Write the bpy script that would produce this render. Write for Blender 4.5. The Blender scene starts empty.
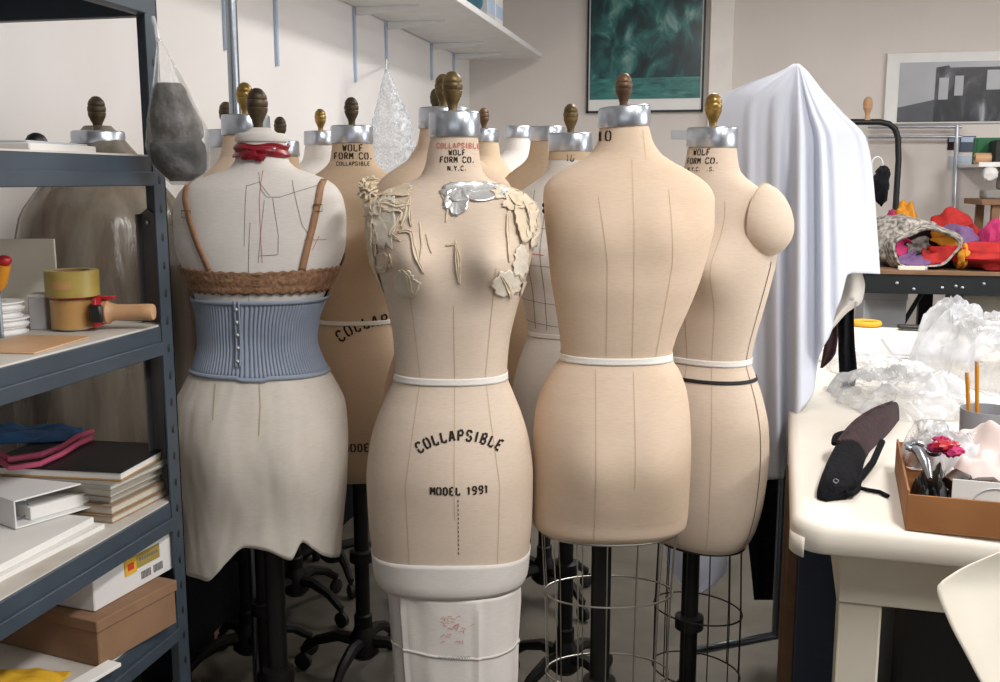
import bpy, math, random
from mathutils import Vector, Matrix, noise
random.seed(7)
C = bpy.context.scene.collection
YAW = math.radians(12.4); PITCH = math.radians(9.15); CAMZ = 1.45
sy, cy, sp, cp = math.sin(YAW), math.cos(YAW), math.sin(PITCH), math.cos(PITCH)
R3 = Vector((cy, sy, 0)); F3 = Vector((-sy, cy, 0))

# ---------- from a pixel to a place in the room ----------
def ray(px, py):
    a = (px-500)/1000; v = (341-py)/1000
    return a, cp+v*sp, -sp+v*cp              # right, forward, up
def P(px, py, D):
    a, f, z = ray(px, py); k = D/f
    return R3*(a*k)+F3*D+Vector((0, 0, CAMZ+z*k))
def PZ(px, py, z):
    a, f, u = ray(px, py); k = (z-CAMZ)/u
    return R3*(a*k)+F3*(f*k)+Vector((0, 0, z))
def PX(px, py, X):
    a, f, u = ray(px, py); d = R3*a+F3*f; k = X/d.x
    return d*k+Vector((0, 0, CAMZ+u*k))
def PY(px, py, Y):
    a, f, u = ray(px, py); d = R3*a+F3*f; k = Y/d.y
    return d*k+Vector((0, 0, CAMZ+u*k))

# ---------- materials ----------
def lin(h):
    h = h.lstrip('#'); o = []
    for i in (0, 2, 4):
        c = int(h[i:i+2], 16)/255
        o.append(c/12.92 if c <= .04045 else ((c+.055)/1.055)**2.4)
    return (*o, 1)
def mat(name, col, rough=.7, metal=0, col2=None, scale=8, bump=0, bscale=60, spec=.5, detail=4, sheen=0):
    m = bpy.data.materials.new(name); m.use_nodes = True
    nt = m.node_tree; b = nt.nodes['Principled BSDF']
    b.inputs['Roughness'].default_value = rough; b.inputs['Metallic'].default_value = metal
    b.inputs['Specular IOR Level'].default_value = spec
    tc = nt.nodes.new('ShaderNodeTexCoord')
    n = nt.nodes.new('ShaderNodeTexNoise'); n.inputs['Scale'].default_value = scale; n.inputs['Detail'].default_value = detail
    nt.links.new(tc.outputs['Object'], n.inputs['Vector'])
    r = nt.nodes.new('ShaderNodeValToRGB'); r.color_ramp.elements[0].position = .35; r.color_ramp.elements[1].position = .65
    c1 = lin(col); c2 = lin(col2) if col2 else tuple(x*.93 for x in c1[:3])+(1,)
    r.color_ramp.elements[0].color = c2; r.color_ramp.elements[1].color = c1
    nt.links.new(n.outputs['Fac'], r.inputs['Fac']); nt.links.new(r.outputs['Color'], b.inputs['Base Color'])
    if bump:
        n2 = nt.nodes.new('ShaderNodeTexNoise'); n2.inputs['Scale'].default_value = bscale; n2.inputs['Detail'].default_value = 3
        nt.links.new(tc.outputs['Object'], n2.inputs['Vector'])
        bp = nt.nodes.new('ShaderNodeBump'); bp.inputs['Strength'].default_value = bump; bp.inputs['Distance'].default_value = .004
        nt.links.new(n2.outputs['Fac'], bp.inputs['Height']); nt.links.new(bp.outputs['Normal'], b.inputs['Normal'])
    return m
def linen(name, col, col2, streak=True):
    """woven cloth: fine thread lines and faint horizontal slubs"""
    m = mat(name, col, .92, 0, col2, 5, 0, spec=.15)
    nt = m.node_tree; b = nt.nodes['Principled BSDF']; tc = [n for n in nt.nodes if n.type == 'TEX_COORD'][0]
    mp = nt.nodes.new('ShaderNodeMapping'); mp.inputs['Scale'].default_value = (60, 60, 700)
    mp2 = nt.nodes.new('ShaderNodeMapping'); mp2.inputs['Scale'].default_value = (700, 700, 50)
    a = nt.nodes.new('ShaderNodeTexNoise'); a.inputs['Scale'].default_value = 1; c = nt.nodes.new('ShaderNodeTexNoise'); c.inputs['Scale'].default_value = 1
    nt.links.new(tc.outputs['Object'], mp.inputs['Vector']); nt.links.new(tc.outputs['Object'], mp2.inputs['Vector'])
    nt.links.new(mp.outputs['Vector'], a.inputs['Vector']); nt.links.new(mp2.outputs['Vector'], c.inputs['Vector'])
    ad = nt.nodes.new('ShaderNodeMath'); ad.operation = 'ADD'
    nt.links.new(a.outputs['Fac'], ad.inputs[0]); nt.links.new(c.outputs['Fac'], ad.inputs[1])
    bp = nt.nodes.new('ShaderNodeBump'); bp.inputs['Strength'].default_value = .12; bp.inputs['Distance'].default_value = .001
    nt.links.new(ad.outputs[0], bp.inputs['Height']); nt.links.new(bp.outputs['Normal'], b.inputs['Normal'])
    r = [n for n in nt.nodes if n.type == 'VALTORGB'][0]
    hs = nt.nodes.new('ShaderNodeMix'); hs.data_type = 'RGBA'; hs.blend_type = 'MULTIPLY'; hs.inputs[0].default_value = .07
    nt.links.new(r.outputs['Color'], hs.inputs[6])
    gr = nt.nodes.new('ShaderNodeValToRGB'); gr.color_ramp.elements[0].position = .35; gr.color_ramp.elements[1].position = .6
    nt.links.new(a.outputs['Fac'], gr.inputs['Fac']); nt.links.new(gr.outputs['Color'], hs.inputs[7])
    nt.links.new(hs.outputs[2], b.inputs['Base Color'])
    return m
def plastic(name, col='#ffffff', cloud=.25, nscale=14, rough=.12, tint='#ffffff', stretch=(1, 1, 1), bump=.6):
    m = bpy.data.materials.new(name); m.use_nodes = True; nt = m.node_tree; b = nt.nodes['Principled BSDF']
    b.inputs['Base Color'].default_value = lin(col); b.inputs['Roughness'].default_value = rough
    tr = nt.nodes.new('ShaderNodeBsdfTransparent'); tr.inputs['Color'].default_value = lin(tint)
    mx = nt.nodes.new('ShaderNodeMixShader')
    lw = nt.nodes.new('ShaderNodeLayerWeight'); lw.inputs['Blend'].default_value = .35
    tc = nt.nodes.new('ShaderNodeTexCoord'); n = nt.nodes.new('ShaderNodeTexNoise'); n.inputs['Scale'].default_value = nscale; n.inputs['Detail'].default_value = 6
    mp = nt.nodes.new('ShaderNodeMapping'); mp.inputs['Scale'].default_value = stretch
    nt.links.new(tc.outputs['Object'], mp.inputs['Vector']); nt.links.new(mp.outputs['Vector'], n.inputs['Vector'])
    rm = nt.nodes.new('ShaderNodeMapRange'); rm.inputs[1].default_value = .4; rm.inputs[2].default_value = .75; rm.inputs[3].default_value = cloud*.35; rm.inputs[4].default_value = cloud*1.6
    nt.links.new(n.outputs['Fac'], rm.inputs[0])
    ad = nt.nodes.new('ShaderNodeMath'); ad.operation = 'MULTIPLY_ADD'; ad.inputs[1].default_value = .45; ad.use_clamp = True
    nt.links.new(lw.outputs['Fresnel'], ad.inputs[0]); nt.links.new(rm.outputs[0], ad.inputs[2])
    nt.links.new(ad.outputs[0], mx.inputs[0]); nt.links.new(tr.outputs[0], mx.inputs[1]); nt.links.new(b.outputs[0], mx.inputs[2])
    nt.links.new(mx.outputs[0], nt.nodes['Material Output'].inputs['Surface'])
    bp = nt.nodes.new('ShaderNodeBump'); bp.inputs['Strength'].default_value = bump; bp.inputs['Distance'].default_value = .01
    nt.links.new(n.outputs['Fac'], bp.inputs['Height']); nt.links.new(bp.outputs['Normal'], b.inputs['Normal'])
    return m
M = {}
M['wall'] = mat('wall_paint', '#ebe7e5', .9, col2='#e7e3e0', scale=2, spec=.2)
M['wall_b'] = mat('wall_paint_back', '#dad2cc', .9, col2='#d5cdc7', scale=2, spec=.2)
M['ceil'] = mat('ceiling_paint', '#e8e6e2', .9)
M['floor'] = mat('floor_vinyl', '#69645a', .5, col2='#575248', scale=6)
M['trim'] = mat('trim_paint', '#ece6e0', .6)
M['linen'] = linen('beige_linen', '#dbc5b0', '#d4bca4')
M['linen2'] = linen('pale_linen', '#dccab9', '#d6c3b0')
M['linen3'] = linen('warm_linen', '#ccb69d', '#c4ad92')
M['linenw'] = linen('white_cotton', '#e4dfda', '#dcd6d0')
M['muslin'] = linen('muslin', '#ded6cc', '#d6cdc2')
M['scrap'] = mat('cream_muslin_scrap', '#dfd0ba', .9, col2='#d6c5ac', scale=20, bump=.2)
M['brass'] = mat('aged_brass', '#857048', .45, .6, col2='#57482f', scale=30)
M['brassd'] = mat('dark_bronze', '#5c4f38', .48, .5, col2='#3b3226', scale=30)
M['gold'] = mat('bright_brass', '#a88c50', .36, .75, col2='#7f6636', scale=25)
M['copper'] = mat('reddish_bronze', '#7c6149', .48, .5, col2='#553f30', scale=30)
M['zinc'] = mat('zinc_cap', '#c3c8d0', .28, .9, col2='#aab0ba', scale=12)
M['steel'] = mat('steel_tube', '#9aa0a8', .25, .95)
M['iron'] = mat('cast_iron', '#1d1c1b', .5, .4, col2='#131212')
M['wire'] = mat('wire', '#a8a49c', .35, .9)
M['wired'] = mat('dark_wire', '#3a3835', .4, .8)
M['rubber'] = mat('caster_rubber', '#171717', .6)
M['tape'] = mat('white_cotton_tape', '#eeeae4', .85, bump=.2, bscale=200)
M['blacktape'] = mat('black_tape', '#17161a', .7)
M['ink'] = mat('black_ink', '#37302b', .9, spec=.1)
M['inkr'] = mat('red_ink', '#c9746a', .9, spec=.1)
M['seam'] = mat('seam_thread', '#c6b094', .9, spec=.1)
M['pencil'] = mat('pencil_line', '#75706f', .9, spec=.1)
M['shelf'] = mat('blue_grey_enamel', '#3f4a55', .42, .1, col2='#37414b', scale=9)
M['board'] = mat('shelf_board', '#cfc9c2', .6, col2='#b9b0a5')
M['board_shaded'] = mat('shaded_board', '#3b3230', .8)  # shade on the top board's underside, put into its colour
M['greym'] = mat('grey_steel', '#6c6a6b', .5, .5, col2='#626061')
M['red'] = mat('red_satin', '#8e1526', .4, col2='#74101e', scale=15)
M['lace'] = mat('tan_lace', '#a27c60', .75, col2='#7a573f', scale=120, bump=.6, bscale=150)
M['strap'] = mat('tan_elastic', '#a67d5e', .6, col2='#966e50', scale=60)
M['blue'] = mat('blue_grey_knit', '#9aa4b5', .85, col2='#929cae', scale=20, spec=.2)
M['sheet'] = mat('white_sheet', '#d2d6e2', .85, col2='#ced2de', scale=3, spec=.2)
M['clear'] = plastic('clear_plastic', cloud=.2)
M['clear_b'] = plastic('clear_bag', cloud=.11, nscale=30, rough=.05, bump=1.0)
M['bubble'] = plastic('bubble_plastic', col='#e9edf2', cloud=.5, nscale=60, rough=.1)
M['film'] = plastic('dust_cover_film', col='#a29a8e', cloud=.55, nscale=12, rough=.22, tint='#cfc7bb', stretch=(1, 1, .12), bump=1.0)
M['foam'] = mat('grey_foam', '#5a524b', .95, col2='#413a35', scale=120, bump=.6, bscale=180)
M['foamd'] = mat('dark_foam', '#2b2826', .95, scale=60, bump=.5, bscale=150)
M['white'] = mat('white_plastic', '#e6e5e3', .5)
M['paper'] = mat('white_paper', '#e4e1dd', .85)
M['tabletop'] = mat('cream_table_cover', '#efe9df', .55, col2='#e9e1d4', scale=4)
M['tablewood'] = mat('cream_painted_wood', '#d5cebf', .6, col2='#cdc5b4', scale=5)
M['card'] = mat('brown_cardboard', '#9c683c', .85, col2='#915f36', scale=12)
M['cardd'] = mat('dull_cardboard', '#8b6a50', .85, col2='#7d5f47', scale=12)
M['bw'] = mat('white_carton', '#dbd8d6', .7)
M['yellow'] = mat('yellow_print', '#d9a92c', .6)
M['redp'] = mat('red_print', '#c23a22', .6)
M['amber'] = mat('packing_tape', '#b8905a', .3, col2='#aa824c', scale=10)
M['olive'] = mat('masking_tape', '#a5924c', .35, col2='#978341', scale=30)
M['redm'] = mat('red_enamel', '#b3202a', .35)
M['wood'] = mat('pale_wood', '#cba27c', .5, col2='#bd936c', scale=6)
M['black'] = mat('black_plastic', '#161618', .45)
M['blackfab'] = mat('black_cloth', '#15151a', .95, col2='#0e0e12', scale=60, bump=.6, bscale=120, spec=.15)
M['maroon'] = mat('maroon_lace', '#34121b', .85, col2='#1d080d', scale=90, bump=.5, bscale=140)
M['darkmet'] = mat('dark_painted_metal', '#25282b', .45, .3)
M['bracket'] = mat('pale_blue_metal', '#b3c4dc', .5)
M['bluec'] = mat('blue_nylon', '#1f4f7d', .6, col2='#173c60', scale=10)
M['pink'] = mat('pink_tape', '#b04a66', .6)
M['teal'] = mat('teal_wrap', '#2f6f86', .4, col2='#255869', scale=12)
M['greyp'] = mat('grey_cardstock', '#bfc0c4', .7)
M['cream'] = mat('cream_paper', '#e9e2d3', .8)
M['navy'] = mat('slate_blue_board', '#4d5568', .7)
M['magenta'] = mat('magenta_cloth', '#b32a63', .8, scale=30); M['orange'] = mat('orange_cloth', '#cf8a1f', .8, scale=30)
M['redc'] = mat('red_cloth', '#b8231f', .8, scale=20, col2='#9d1b1a'); M['purple'] = mat('purple_cloth', '#73557f', .8, scale=30)
M['quilt'] = mat('patterned_quilt', '#bdb6ac', .85, col2='#55504f', scale=45, bump=.4)
M['green'] = mat('green_card', '#2f6b48', .7); M['brownl'] = mat('brown_leather', '#4a352b', .5, col2='#2c1f19', scale=40)
M['gauze'] = mat('cream_gauze', '#dfd6c8', .9, col2='#d8cdbc', scale=30, bump=.2)
M['foil'] = mat('silver_foil', '#d9d9da', .3, .6, bump=.35, bscale=45)
M['floral'] = mat('floral_cotton', '#dcd7d0', .85, col2='#cfc9c1', scale=25)
M['tanpad'] = mat('tan_side_pad', '#b99673', .9, col2='#a9865f', scale=10)
M['book'] = mat('grey_book', '#8e8a85', .8); M['bookt'] = mat('tan_book', '#9f8468', .8, col2='#8c7258', scale=20)
M['pages'] = mat('page_edges', '#c9c1b2', .9, scale=80)
def poster_mat(name, cols, scale, stretch):
    m = mat(name, '#ffffff', .3); nt = m.node_tree
    n = [x for x in nt.nodes if x.type == 'TEX_NOISE'][0]; n.inputs['Scale'].default_value = scale; n.inputs['Detail'].default_value = 5; n.inputs['Distortion'].default_value = .6
    mp = nt.nodes.new('ShaderNodeMapping'); mp.inputs['Scale'].default_value = stretch
    tc = [x for x in nt.nodes if x.type == 'TEX_COORD'][0]
    nt.links.new(tc.outputs['Object'], mp.inputs['Vector']); nt.links.new(mp.outputs['Vector'], n.inputs['Vector'])
    r = [x for x in nt.nodes if x.type == 'VALTORGB'][0].color_ramp
    while len(r.elements) < len(cols): r.elements.new(.5)
    for e, (p, c) in zip(r.elements, cols): e.position = p; e.color = lin(c)
    return m
M['art1'] = poster_mat('teal_print', [(.3, '#0d1f22'), (.47, '#173a3e'), (.58, '#2f6a68'), (.72, '#8fb0a8')], 5, (1.6, 1, 1))
M['art1b'] = poster_mat('teal_print_ground', [(.3, '#1f4a4c'), (.45, '#2f6a68'), (.6, '#3f7f79'), (.75, '#6fa39a')], 9, (1, 1, 3))
M['art2'] = poster_mat('grey_print', [(.3, '#18191d'), (.5, '#303238'), (.62, '#55575e'), (.78, '#b9bbc0')], 6, (2, 1, 1))
M['art2s'] = mat('grey_print_sky', '#b5b6bb', .3, col2='#a3a5ab', scale=3)
M['art2r'] = mat('grey_print_road', '#5b5d64', .3, col2='#4d4f56', scale=6)

def pchip(xs, ys):
    n = len(xs); h = [xs[i+1]-xs[i] for i in range(n-1)]; d = [(ys[i+1]-ys[i])/h[i] for i in range(n-1)]
    m = [0]*n; m[0] = d[0]; m[-1] = d[-1]
    for i in range(1, n-1):
        if d[i-1]*d[i] > 0:
            w1 = 2*h[i]+h[i-1]; w2 = h[i]+2*h[i-1]; m[i] = (w1+w2)/(w1/d[i-1]+w2/d[i])
    def f(x):
        if x <= xs[0]: return ys[0]
        if x >= xs[-1]: return ys[-1]
        i = 0
        while x > xs[i+1]: i += 1
        t = (x-xs[i])/h[i]
        return (ys[i]*(1+2*t)*(1-t)**2+m[i]*h[i]*t*(1-t)**2+ys[i+1]*t*t*(3-2*t)+m[i+1]*h[i]*t*t*(t-1))
    return f
# ---------- mesh collector ----------
class MB:
    def __init__(s): s.v = []; s.f = []
    def add(s, v, f):
        n = len(s.v); s.v += [Vector(p) for p in v]; s.f += [tuple(i+n for i in q) for q in f]; return s
    def box(s, a, b, bev=0, mtx=None):
        x0, y0, z0 = (min(a[i], b[i]) for i in range(3)); x1, y1, z1 = (max(a[i], b[i]) for i in range(3))
        if bev <= 0:
            v = [(x, y, z) for z in (z0, z1) for (x, y) in ((x0, y0), (x1, y0), (x1, y1), (x0, y1))]
            f = [(3, 2, 1, 0), (4, 5, 6, 7), (0, 1, 5, 4), (1, 2, 6, 5), (2, 3, 7, 6), (3, 0, 4, 7)]
        else:
            e = min(bev, (x1-x0)/2.01, (y1-y0)/2.01, (z1-z0)/2.01); v = []; f = []
            def ring(z, i):
                a0, b0, a1, b1 = x0+i, y0+i, x1-i, y1-i
                g = e*.999 if i == 0 else e*.5
                return [(a0+g, b0, z), (a1-g, b0, z), (a1, b0+g, z), (a1, b1-g, z), (a1-g, b1, z), (a0+g, b1, z), (a0, b1-g, z), (a0, b0+g, z)]
            for z, i in ((z0, e*.6), (z0+e*.6, 0), (z1-e*.6, 0), (z1, e*.6)): v += ring(z, i)
            for k in range(3):
                for j in range(8): f.append((k*8+j, k*8+(j+1) % 8, k*8+8+(j+1) % 8, k*8+8+j))
            f.append(tuple(range(7, -1, -1))); f.append(tuple(range(24, 32)))
        if mtx: v = [mtx @ Vector(p) for p in v]
        return s.add(v, f)
    def tube(s, pts, r, n=10, closed=False, rs=None):
        pts = [Vector(p) for p in pts]; N = len(pts); v = []; f = []; up = None
        for i, p in enumerate(pts):
            if closed: t = pts[(i+1) % N]-pts[i-1]
            else: t = pts[min(i+1, N-1)]-pts[max(i-1, 0)]
            t.normalize()
            if up is None:
                up = Vector((0, 0, 1)) if abs(t.z) < .9 else Vector((1, 0, 0))
            x = t.cross(up); x = x.normalized() if x.length > 1e-6 else Vector((1, 0, 0)); y = x.cross(t).normalized(); up = y
            q = rs[i] if rs else r
            for k in range(n):
                a = 2*math.pi*k/n; v.append(p+x*(math.cos(a)*q)+y*(math.sin(a)*q))
        for i in range(N if closed else N-1):
            j = (i+1) % N
            for k in range(n): f.append((i*n+k, i*n+(k+1) % n, j*n+(k+1) % n, j*n+k))
        if not closed: f.append(tuple(range(n-1, -1, -1))); f.append(tuple((N-1)*n+k for k in range(n)))
        return s.add(v, f)
    def lathe(s, prof, n=24, mtx=None):
        v = []; f = []
        for (r, z) in prof:
            for k in range(n): a = 2*math.pi*k/n; v.append(Vector((r*math.cos(a), r*math.sin(a), z)))
        for i in range(len(prof)-1):
            for k in range(n): f.append((i*n+k, i*n+(k+1) % n, (i+1)*n+(k+1) % n, (i+1)*n+k))
        if prof[0][0] > 1e-5: f.append(tuple(range(n-1, -1, -1)))
        if prof[-1][0] > 1e-5: f.append(tuple((len(prof)-1)*n+k for k in range(n)))
        if mtx: v = [mtx @ p for p in v]
        return s.add(v, f)
    def loft(s, rings, cap=(True, True), closed=True):
        n = len(rings[0]); v = [p for r in rings for p in r]; f = []
        for i in range(len(rings)-1):
            for k in range(n if closed else n-1): f.append((i*n+k, i*n+(k+1) % n, (i+1)*n+(k+1) % n, (i+1)*n+k))
        if closed and cap[0]: f.append(tuple(range(n-1, -1, -1)))
        if closed and cap[1]: f.append(tuple((len(rings)-1)*n+k for k in range(n)))
        return s.add(v, f)
    def blob(s, c, r, amp=.15, fr=3, seed=0, n=20, m=12, mtx=None):
        rings = []
        for i in range(m+1):
            b = -math.pi/2+math.pi*(i+.01)/(m+.02); ring = []
            for k in range(n):
                a = 2*math.pi*k/n; d = Vector((math.cos(a)*math.cos(b), math.sin(a)*math.cos(b), math.sin(b)))
                q = 1+amp*noise.noise(d*fr+Vector((seed*7.3, seed*1.7, seed)))*2
                p = Vector((d.x*r[0]*q, d.y*r[1]*q, d.z*r[2]*q))
                if mtx: p = mtx @ p
                ring.append(Vector(c)+p)
            rings.append(ring)
        return s.loft(rings)
    def grid(s, fn, nu, nv):
        v = [fn(i/nu, j/nv) for j in range(nv+1) for i in range(nu+1)]; w = nu+1
        return s.add(v, [(j*w+i, j*w+i+1, (j+1)*w+i+1, (j+1)*w+i) for j in range(nv) for i in range(nu)])
    def prism(s, poly, d, mtx=None):
        """outline (x,z) given depth along +y"""
        n = len(poly); v = [Vector((x, 0, z)) for x, z in poly]+[Vector((x, d, z)) for x, z in poly]
        f = [tuple(range(n)), tuple(range(2*n-1, n-1, -1))]+[((i+1) % n, i, i+n, (i+1) % n+n) for i in range(n)]
        if mtx: v = [mtx @ p for p in v]
        return s.add(v, f)
def rot(ax, deg): return Matrix.Rotation(math.radians(deg), 4, ax)
def TR(loc, rz=0): return Matrix.Translation(Vector(loc)) @ Matrix.Rotation(rz, 4, 'Z')

def tag(o, label=None, cat=None, group=None, kind=None):
    for k, x in (('label', label), ('category', cat), ('group', group), ('kind', kind)):
        if x: o[k] = x
    return o
def thing(name, label, cat, loc, rz=0, group=None):
    o = bpy.data.objects.new(name, None); C.objects.link(o); o.empty_display_size = .05
    o.location = loc; o.rotation_euler = (0, 0, rz); return tag(o, label, cat, group)
def obj(name, mb, m, parent=None, smooth=True, world=True, label=None, thick=0, sub=0, auto=None):
    """one mesh object; world coordinates are taken into the parent's frame"""
    me = bpy.data.meshes.new(name); v = mb.v; origin = None
    chain = []; p = parent
    while p: chain.append(p); p = p.parent
    if parent and world:
        W = Matrix.Identity(4)
        for q in reversed(chain): W = W @ TR(q.location, q.rotation_euler.z)
        I = W.inverted(); v = [I @ x for x in v]
    elif not parent:
        lo = [min(x[i] for x in v) for i in range(3)]; hi = [max(x[i] for x in v) for i in range(3)]
        origin = Vector(((lo[0]+hi[0])/2, (lo[1]+hi[1])/2, lo[2])); v = [x-origin for x in v]
    me.from_pydata([tuple(x) for x in v], [], mb.f); me.update()
    o = bpy.data.objects.new(name, me); C.objects.link(o)
    if origin: o.location = origin
    me.materials.append(M[m] if isinstance(m, str) else m)
    if smooth:
        for q in me.polygons: q.use_smooth = True
        if auto is not None or True:
            try: me.set_sharp_from_angle(angle=math.radians(auto or 40))
            except Exception: pass
    if parent: o.parent = parent
    if thick: md = o.modifiers.new('s', 'SOLIDIFY'); md.thickness = thick; md.offset = 0
    if sub: md = o.modifiers.new('b', 'SUBSURF'); md.levels = sub; md.render_levels = sub
    if label: o['label'] = label
    return o
def solo(name, mb, m, label, cat, group=None, **k): return tag(obj(name, mb, m, **k), label, cat, group)
def struct(name, mb, m): return tag(obj(name, mb, m, smooth=False), kind='structure')

# ================= the room =================
XW = -1.6
corner = PX(470, 180, XW); YB = corner.y
CE = 2.75; XR = 4.6; YF = -3.2
struct('floor', MB().box((XW-.1, YF, -.06), (XR+.1, YB+.1, 0)), 'floor')
struct('ceiling', MB().box((XW-.1, YF, CE), (XR+.1, YB+.1, CE+.06)), 'ceil')
struct('wall_left', MB().box((XW-.1, YF, 0), (XW, YB+.1, CE)), 'wall')
struct('wall_back', MB().box((XW, YB, 0), (XR, YB+.1, CE)), 'wall_b')
struct('wall_right', MB().box((XR, YF, 0), (XR+.1, YB+.1, CE)), 'wall')
a = PY(708, 100, YB); b = PY(731, 100, YB)
struct('trim_1', MB().box((a.x, YB-.05, 0), (b.x, YB+.01, CE), .004), 'trim')
struct('baseboard_left', MB().box((XW, YF, 0), (XW+.015, YB, .1)), 'trim')
struct('baseboard_back', MB().box((XW, YB-.015, 0), (XR, YB, .1)), 'trim')

# ---------- white wall shelf on blue standards ----------
zs = PX(466, 60, XW).z
e0 = PX(542, 58, -1.0)
def shelf_x():
    # outer edge: solve x so the front corner lands at pixel 542,58 on height zs
    return PZ(542, 58, zs)
fc = shelf_x(); XO = fc.x; YO = fc.y
ws = thing('wall_shelf', 'long white wall shelf on pale blue brackets, high in the left corner', 'shelf', ((XW+XO)/2, 4.6, zs))
obj('shelf_board', MB().box((XW+.012, 1.9, zs), (XO, YO, zs+.03), .004), 'white', ws)
for (px, yb) in ((228, 50), (279, 66), (357, 82), (388, 72), (433, 80), (455, 80)):
    t = PX(px, yb, XW+.012)
    st = obj('standard', MB().box((XW, t.y-.008, t.z), (XW+.012, t.y+.008, zs-.001), .002), 'bracket', ws, label='pale blue wall standard')
    ln = (XO-XW)*.62
    obj('bracket', MB().prism([(XW+.015, zs-.034), (XW+.03, zs-.036), (XW+ln, zs-.012), (XW+ln, zs-.001), (XW+.015, zs-.001)], .008, Matrix.Translation((0, t.y-.004, 0))), 'white', ws, label='white shelf bracket')
# what lies on it
c = PZ(470, 14, zs+.03); c = Vector((XO-.12, PX(470, 20, XO).y, zs+.03))
yA, yB2, yC, yD = (PX(px, 12, XO).y for px in (436, 489, 491, 505))
yA, yB2, yC, yD = (PZ(px, 0, 0).y*0+PX(px, 10, XO).y for px in (436, 488, 490, 506))
rr = .06; xr_ = XO-rr-.012
tr_ = thing('fabric_roll', 'teal wrapped roll lying on the white wall shelf', 'roll', (xr_, (yA+yB2)/2, zs+.03))
obj('wrap', MB().tube([(xr_, yA+(yB2-yA)*i/13, zs+.03+rr) for i in range(14)], rr, 18, rs=[rr*(.8 if i in (0, 13) else 1) for i in range(14)]), 'teal', tr_)
obj('roll_core', MB().tube([(xr_, yA-.01, zs+.03+rr), (xr_, yB2+.01, zs+.03+rr)], .02, 12), 'white', tr_)
ym = (yC+yD)/2
for i, (yy, w, col, lab) in enumerate(((yC+.015, ym-yC-.02, 'greyp', 'grey upright carton on the white wall shelf, nearest the teal roll'), (ym+.005, yD-ym-.01, 'bw', 'white upright carton on the white wall shelf, farther from the teal roll'))):
    bx = thing('carton', lab, 'box', (XO-.12, yy+w/2, zs+.03))
    obj('carton_body', MB().box((XO-.22, yy, zs+.03), (XO-.015, yy+w, zs+.30), .003), col, bx)
    obj('carton_label', MB().box((XO-.016, yy+.01, zs+.06), (XO-.0135, yy+w-.01, zs+.12)), 'bracket', bx)
# hanging bag of bubble wrap
hb = PX(386, 68, XW+.02); hz = hb.z
MBG = MB(); rings = []; DG = 4.35
for i in range(34):
    t = i/33; y = 69+112*t
    xl = pchip([0, .3, .62, .85, 1], [385, 377, 370, 367, 372])(t); xr = pchip([0, .25, .55, .8, 1], [387.5, 401, 412, 415, 410])(t)
    p, q = P(xl, y, DG), P(xr, y, DG); c = (p+q)/2; hw = (q-p).length/2; ring = []
    for k in range(44):
        a = 2*math.pi*k/44
        g = 1+.10*noise.noise(Vector((math.cos(a)*2, math.sin(a)*2, t*6)))+.09*noise.noise(Vector((math.cos(a)*7, math.sin(a)*7, t*16)))
        ring.append(c+R3*(math.cos(a)*hw*g)+F3*(math.sin(a)*min(.07, hw*.8)*g))
    rings.append(ring)
tie = MB().tube([P(386, 70, DG), P(386.5, 60, DG+.02), Vector((hb.x+.012, hb.y, hb.z+.02))], .004, 6)
MBG.loft(rings[::-1])
BBG = thing('plastic_bag', 'clear bag of bubble wrap hanging below the white wall shelf', 'bag', P(390, 180, DG)); obj('bag_film', MBG, 'bubble', BBG); obj('bag_tie', tie, 'white', BBG)

# ---------- posters on the back wall ----------
def poster(name, label, x0, y0, x1, y1, border, yoff=0):
    a = PY(x0, y1, YB-.004); b = PY(x1, y0, YB-.004)
    r = thing(name, label, 'poster', ((a.x+b.x)/2, YB-.004, a.z))
    obj('backing', MB().box((a.x, YB-.022, a.z), (b.x, YB-.002, b.z), .002), border, r)
    return r, a, b
r, a, b = poster('poster', 'teal and black framed poster with a pale lower margin on the back wall', 588, -28, 706, 112, 'white')
m_ = .012
zt = PY(650, 99, YB).z
obj('print', MB().box((a.x+m_, YB-.025, zt), (b.x-m_, YB-.0215, b.z-m_)), 'art1', r, smooth=False)
obj('print_ground', MB().box((a.x+m_, YB-.026, zt), (b.x-m_, YB-.0215, PY(650, 78, YB).z)), 'art1b', r, smooth=False, label='paler green ground strip of the print')
fr = MB()
for q0, q1 in (((a.x-.008, a.z-.008), (a.x+.004, b.z)), ((b.x-.004, a.z-.008), (b.x+.008, b.z)), ((a.x-.008, a.z-.008), (b.x+.008, a.z+.004))):
    fr.box((q0[0], YB-.03, q0[1]), (q1[0], YB-.001, q1[1]))
obj('frame', fr, 'darkmet', r)
r, a, b = poster('poster', 'glossy black and white street poster with white margins on the right of the back wall', 883, 50, 1040, 124, 'white')
lo = PY(896, 122.5, YB); hi = PY(1040, 60, YB)
obj('print_sky', MB().box((lo.x, YB-.024, lo.z), (b.x-.02, YB-.0215, hi.z)), 'art2s', r, smooth=False, label='pale grey sky of the print')
s0 = PY(932, 122, YB); s1 = PY(1040, 66, YB)
obj('print_street', MB().prism([(lo.x, lo.z), (s0.x+.02, lo.z), (s0.x, PY(930, 100, YB).z), (lo.x, PY(896, 108, YB).z)], .003, Matrix.Translation((0, YB-.0255, 0))), 'art2r', r, smooth=False, label='grey road of the print')
obj('print_building', MB().prism([(s0.x, lo.z), (b.x-.02, lo.z), (b.x-.02, s1.z), (PY(950, 62, YB).x, s1.z), (PY(948, 66, YB).x, PY(934, 66, YB).z), (s0.x, PY(934, 68, YB).z)], .004, Matrix.Translation((0, YB-.0265, 0))), 'art2', r, smooth=False, label='dark blurred building of the print')
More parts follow.
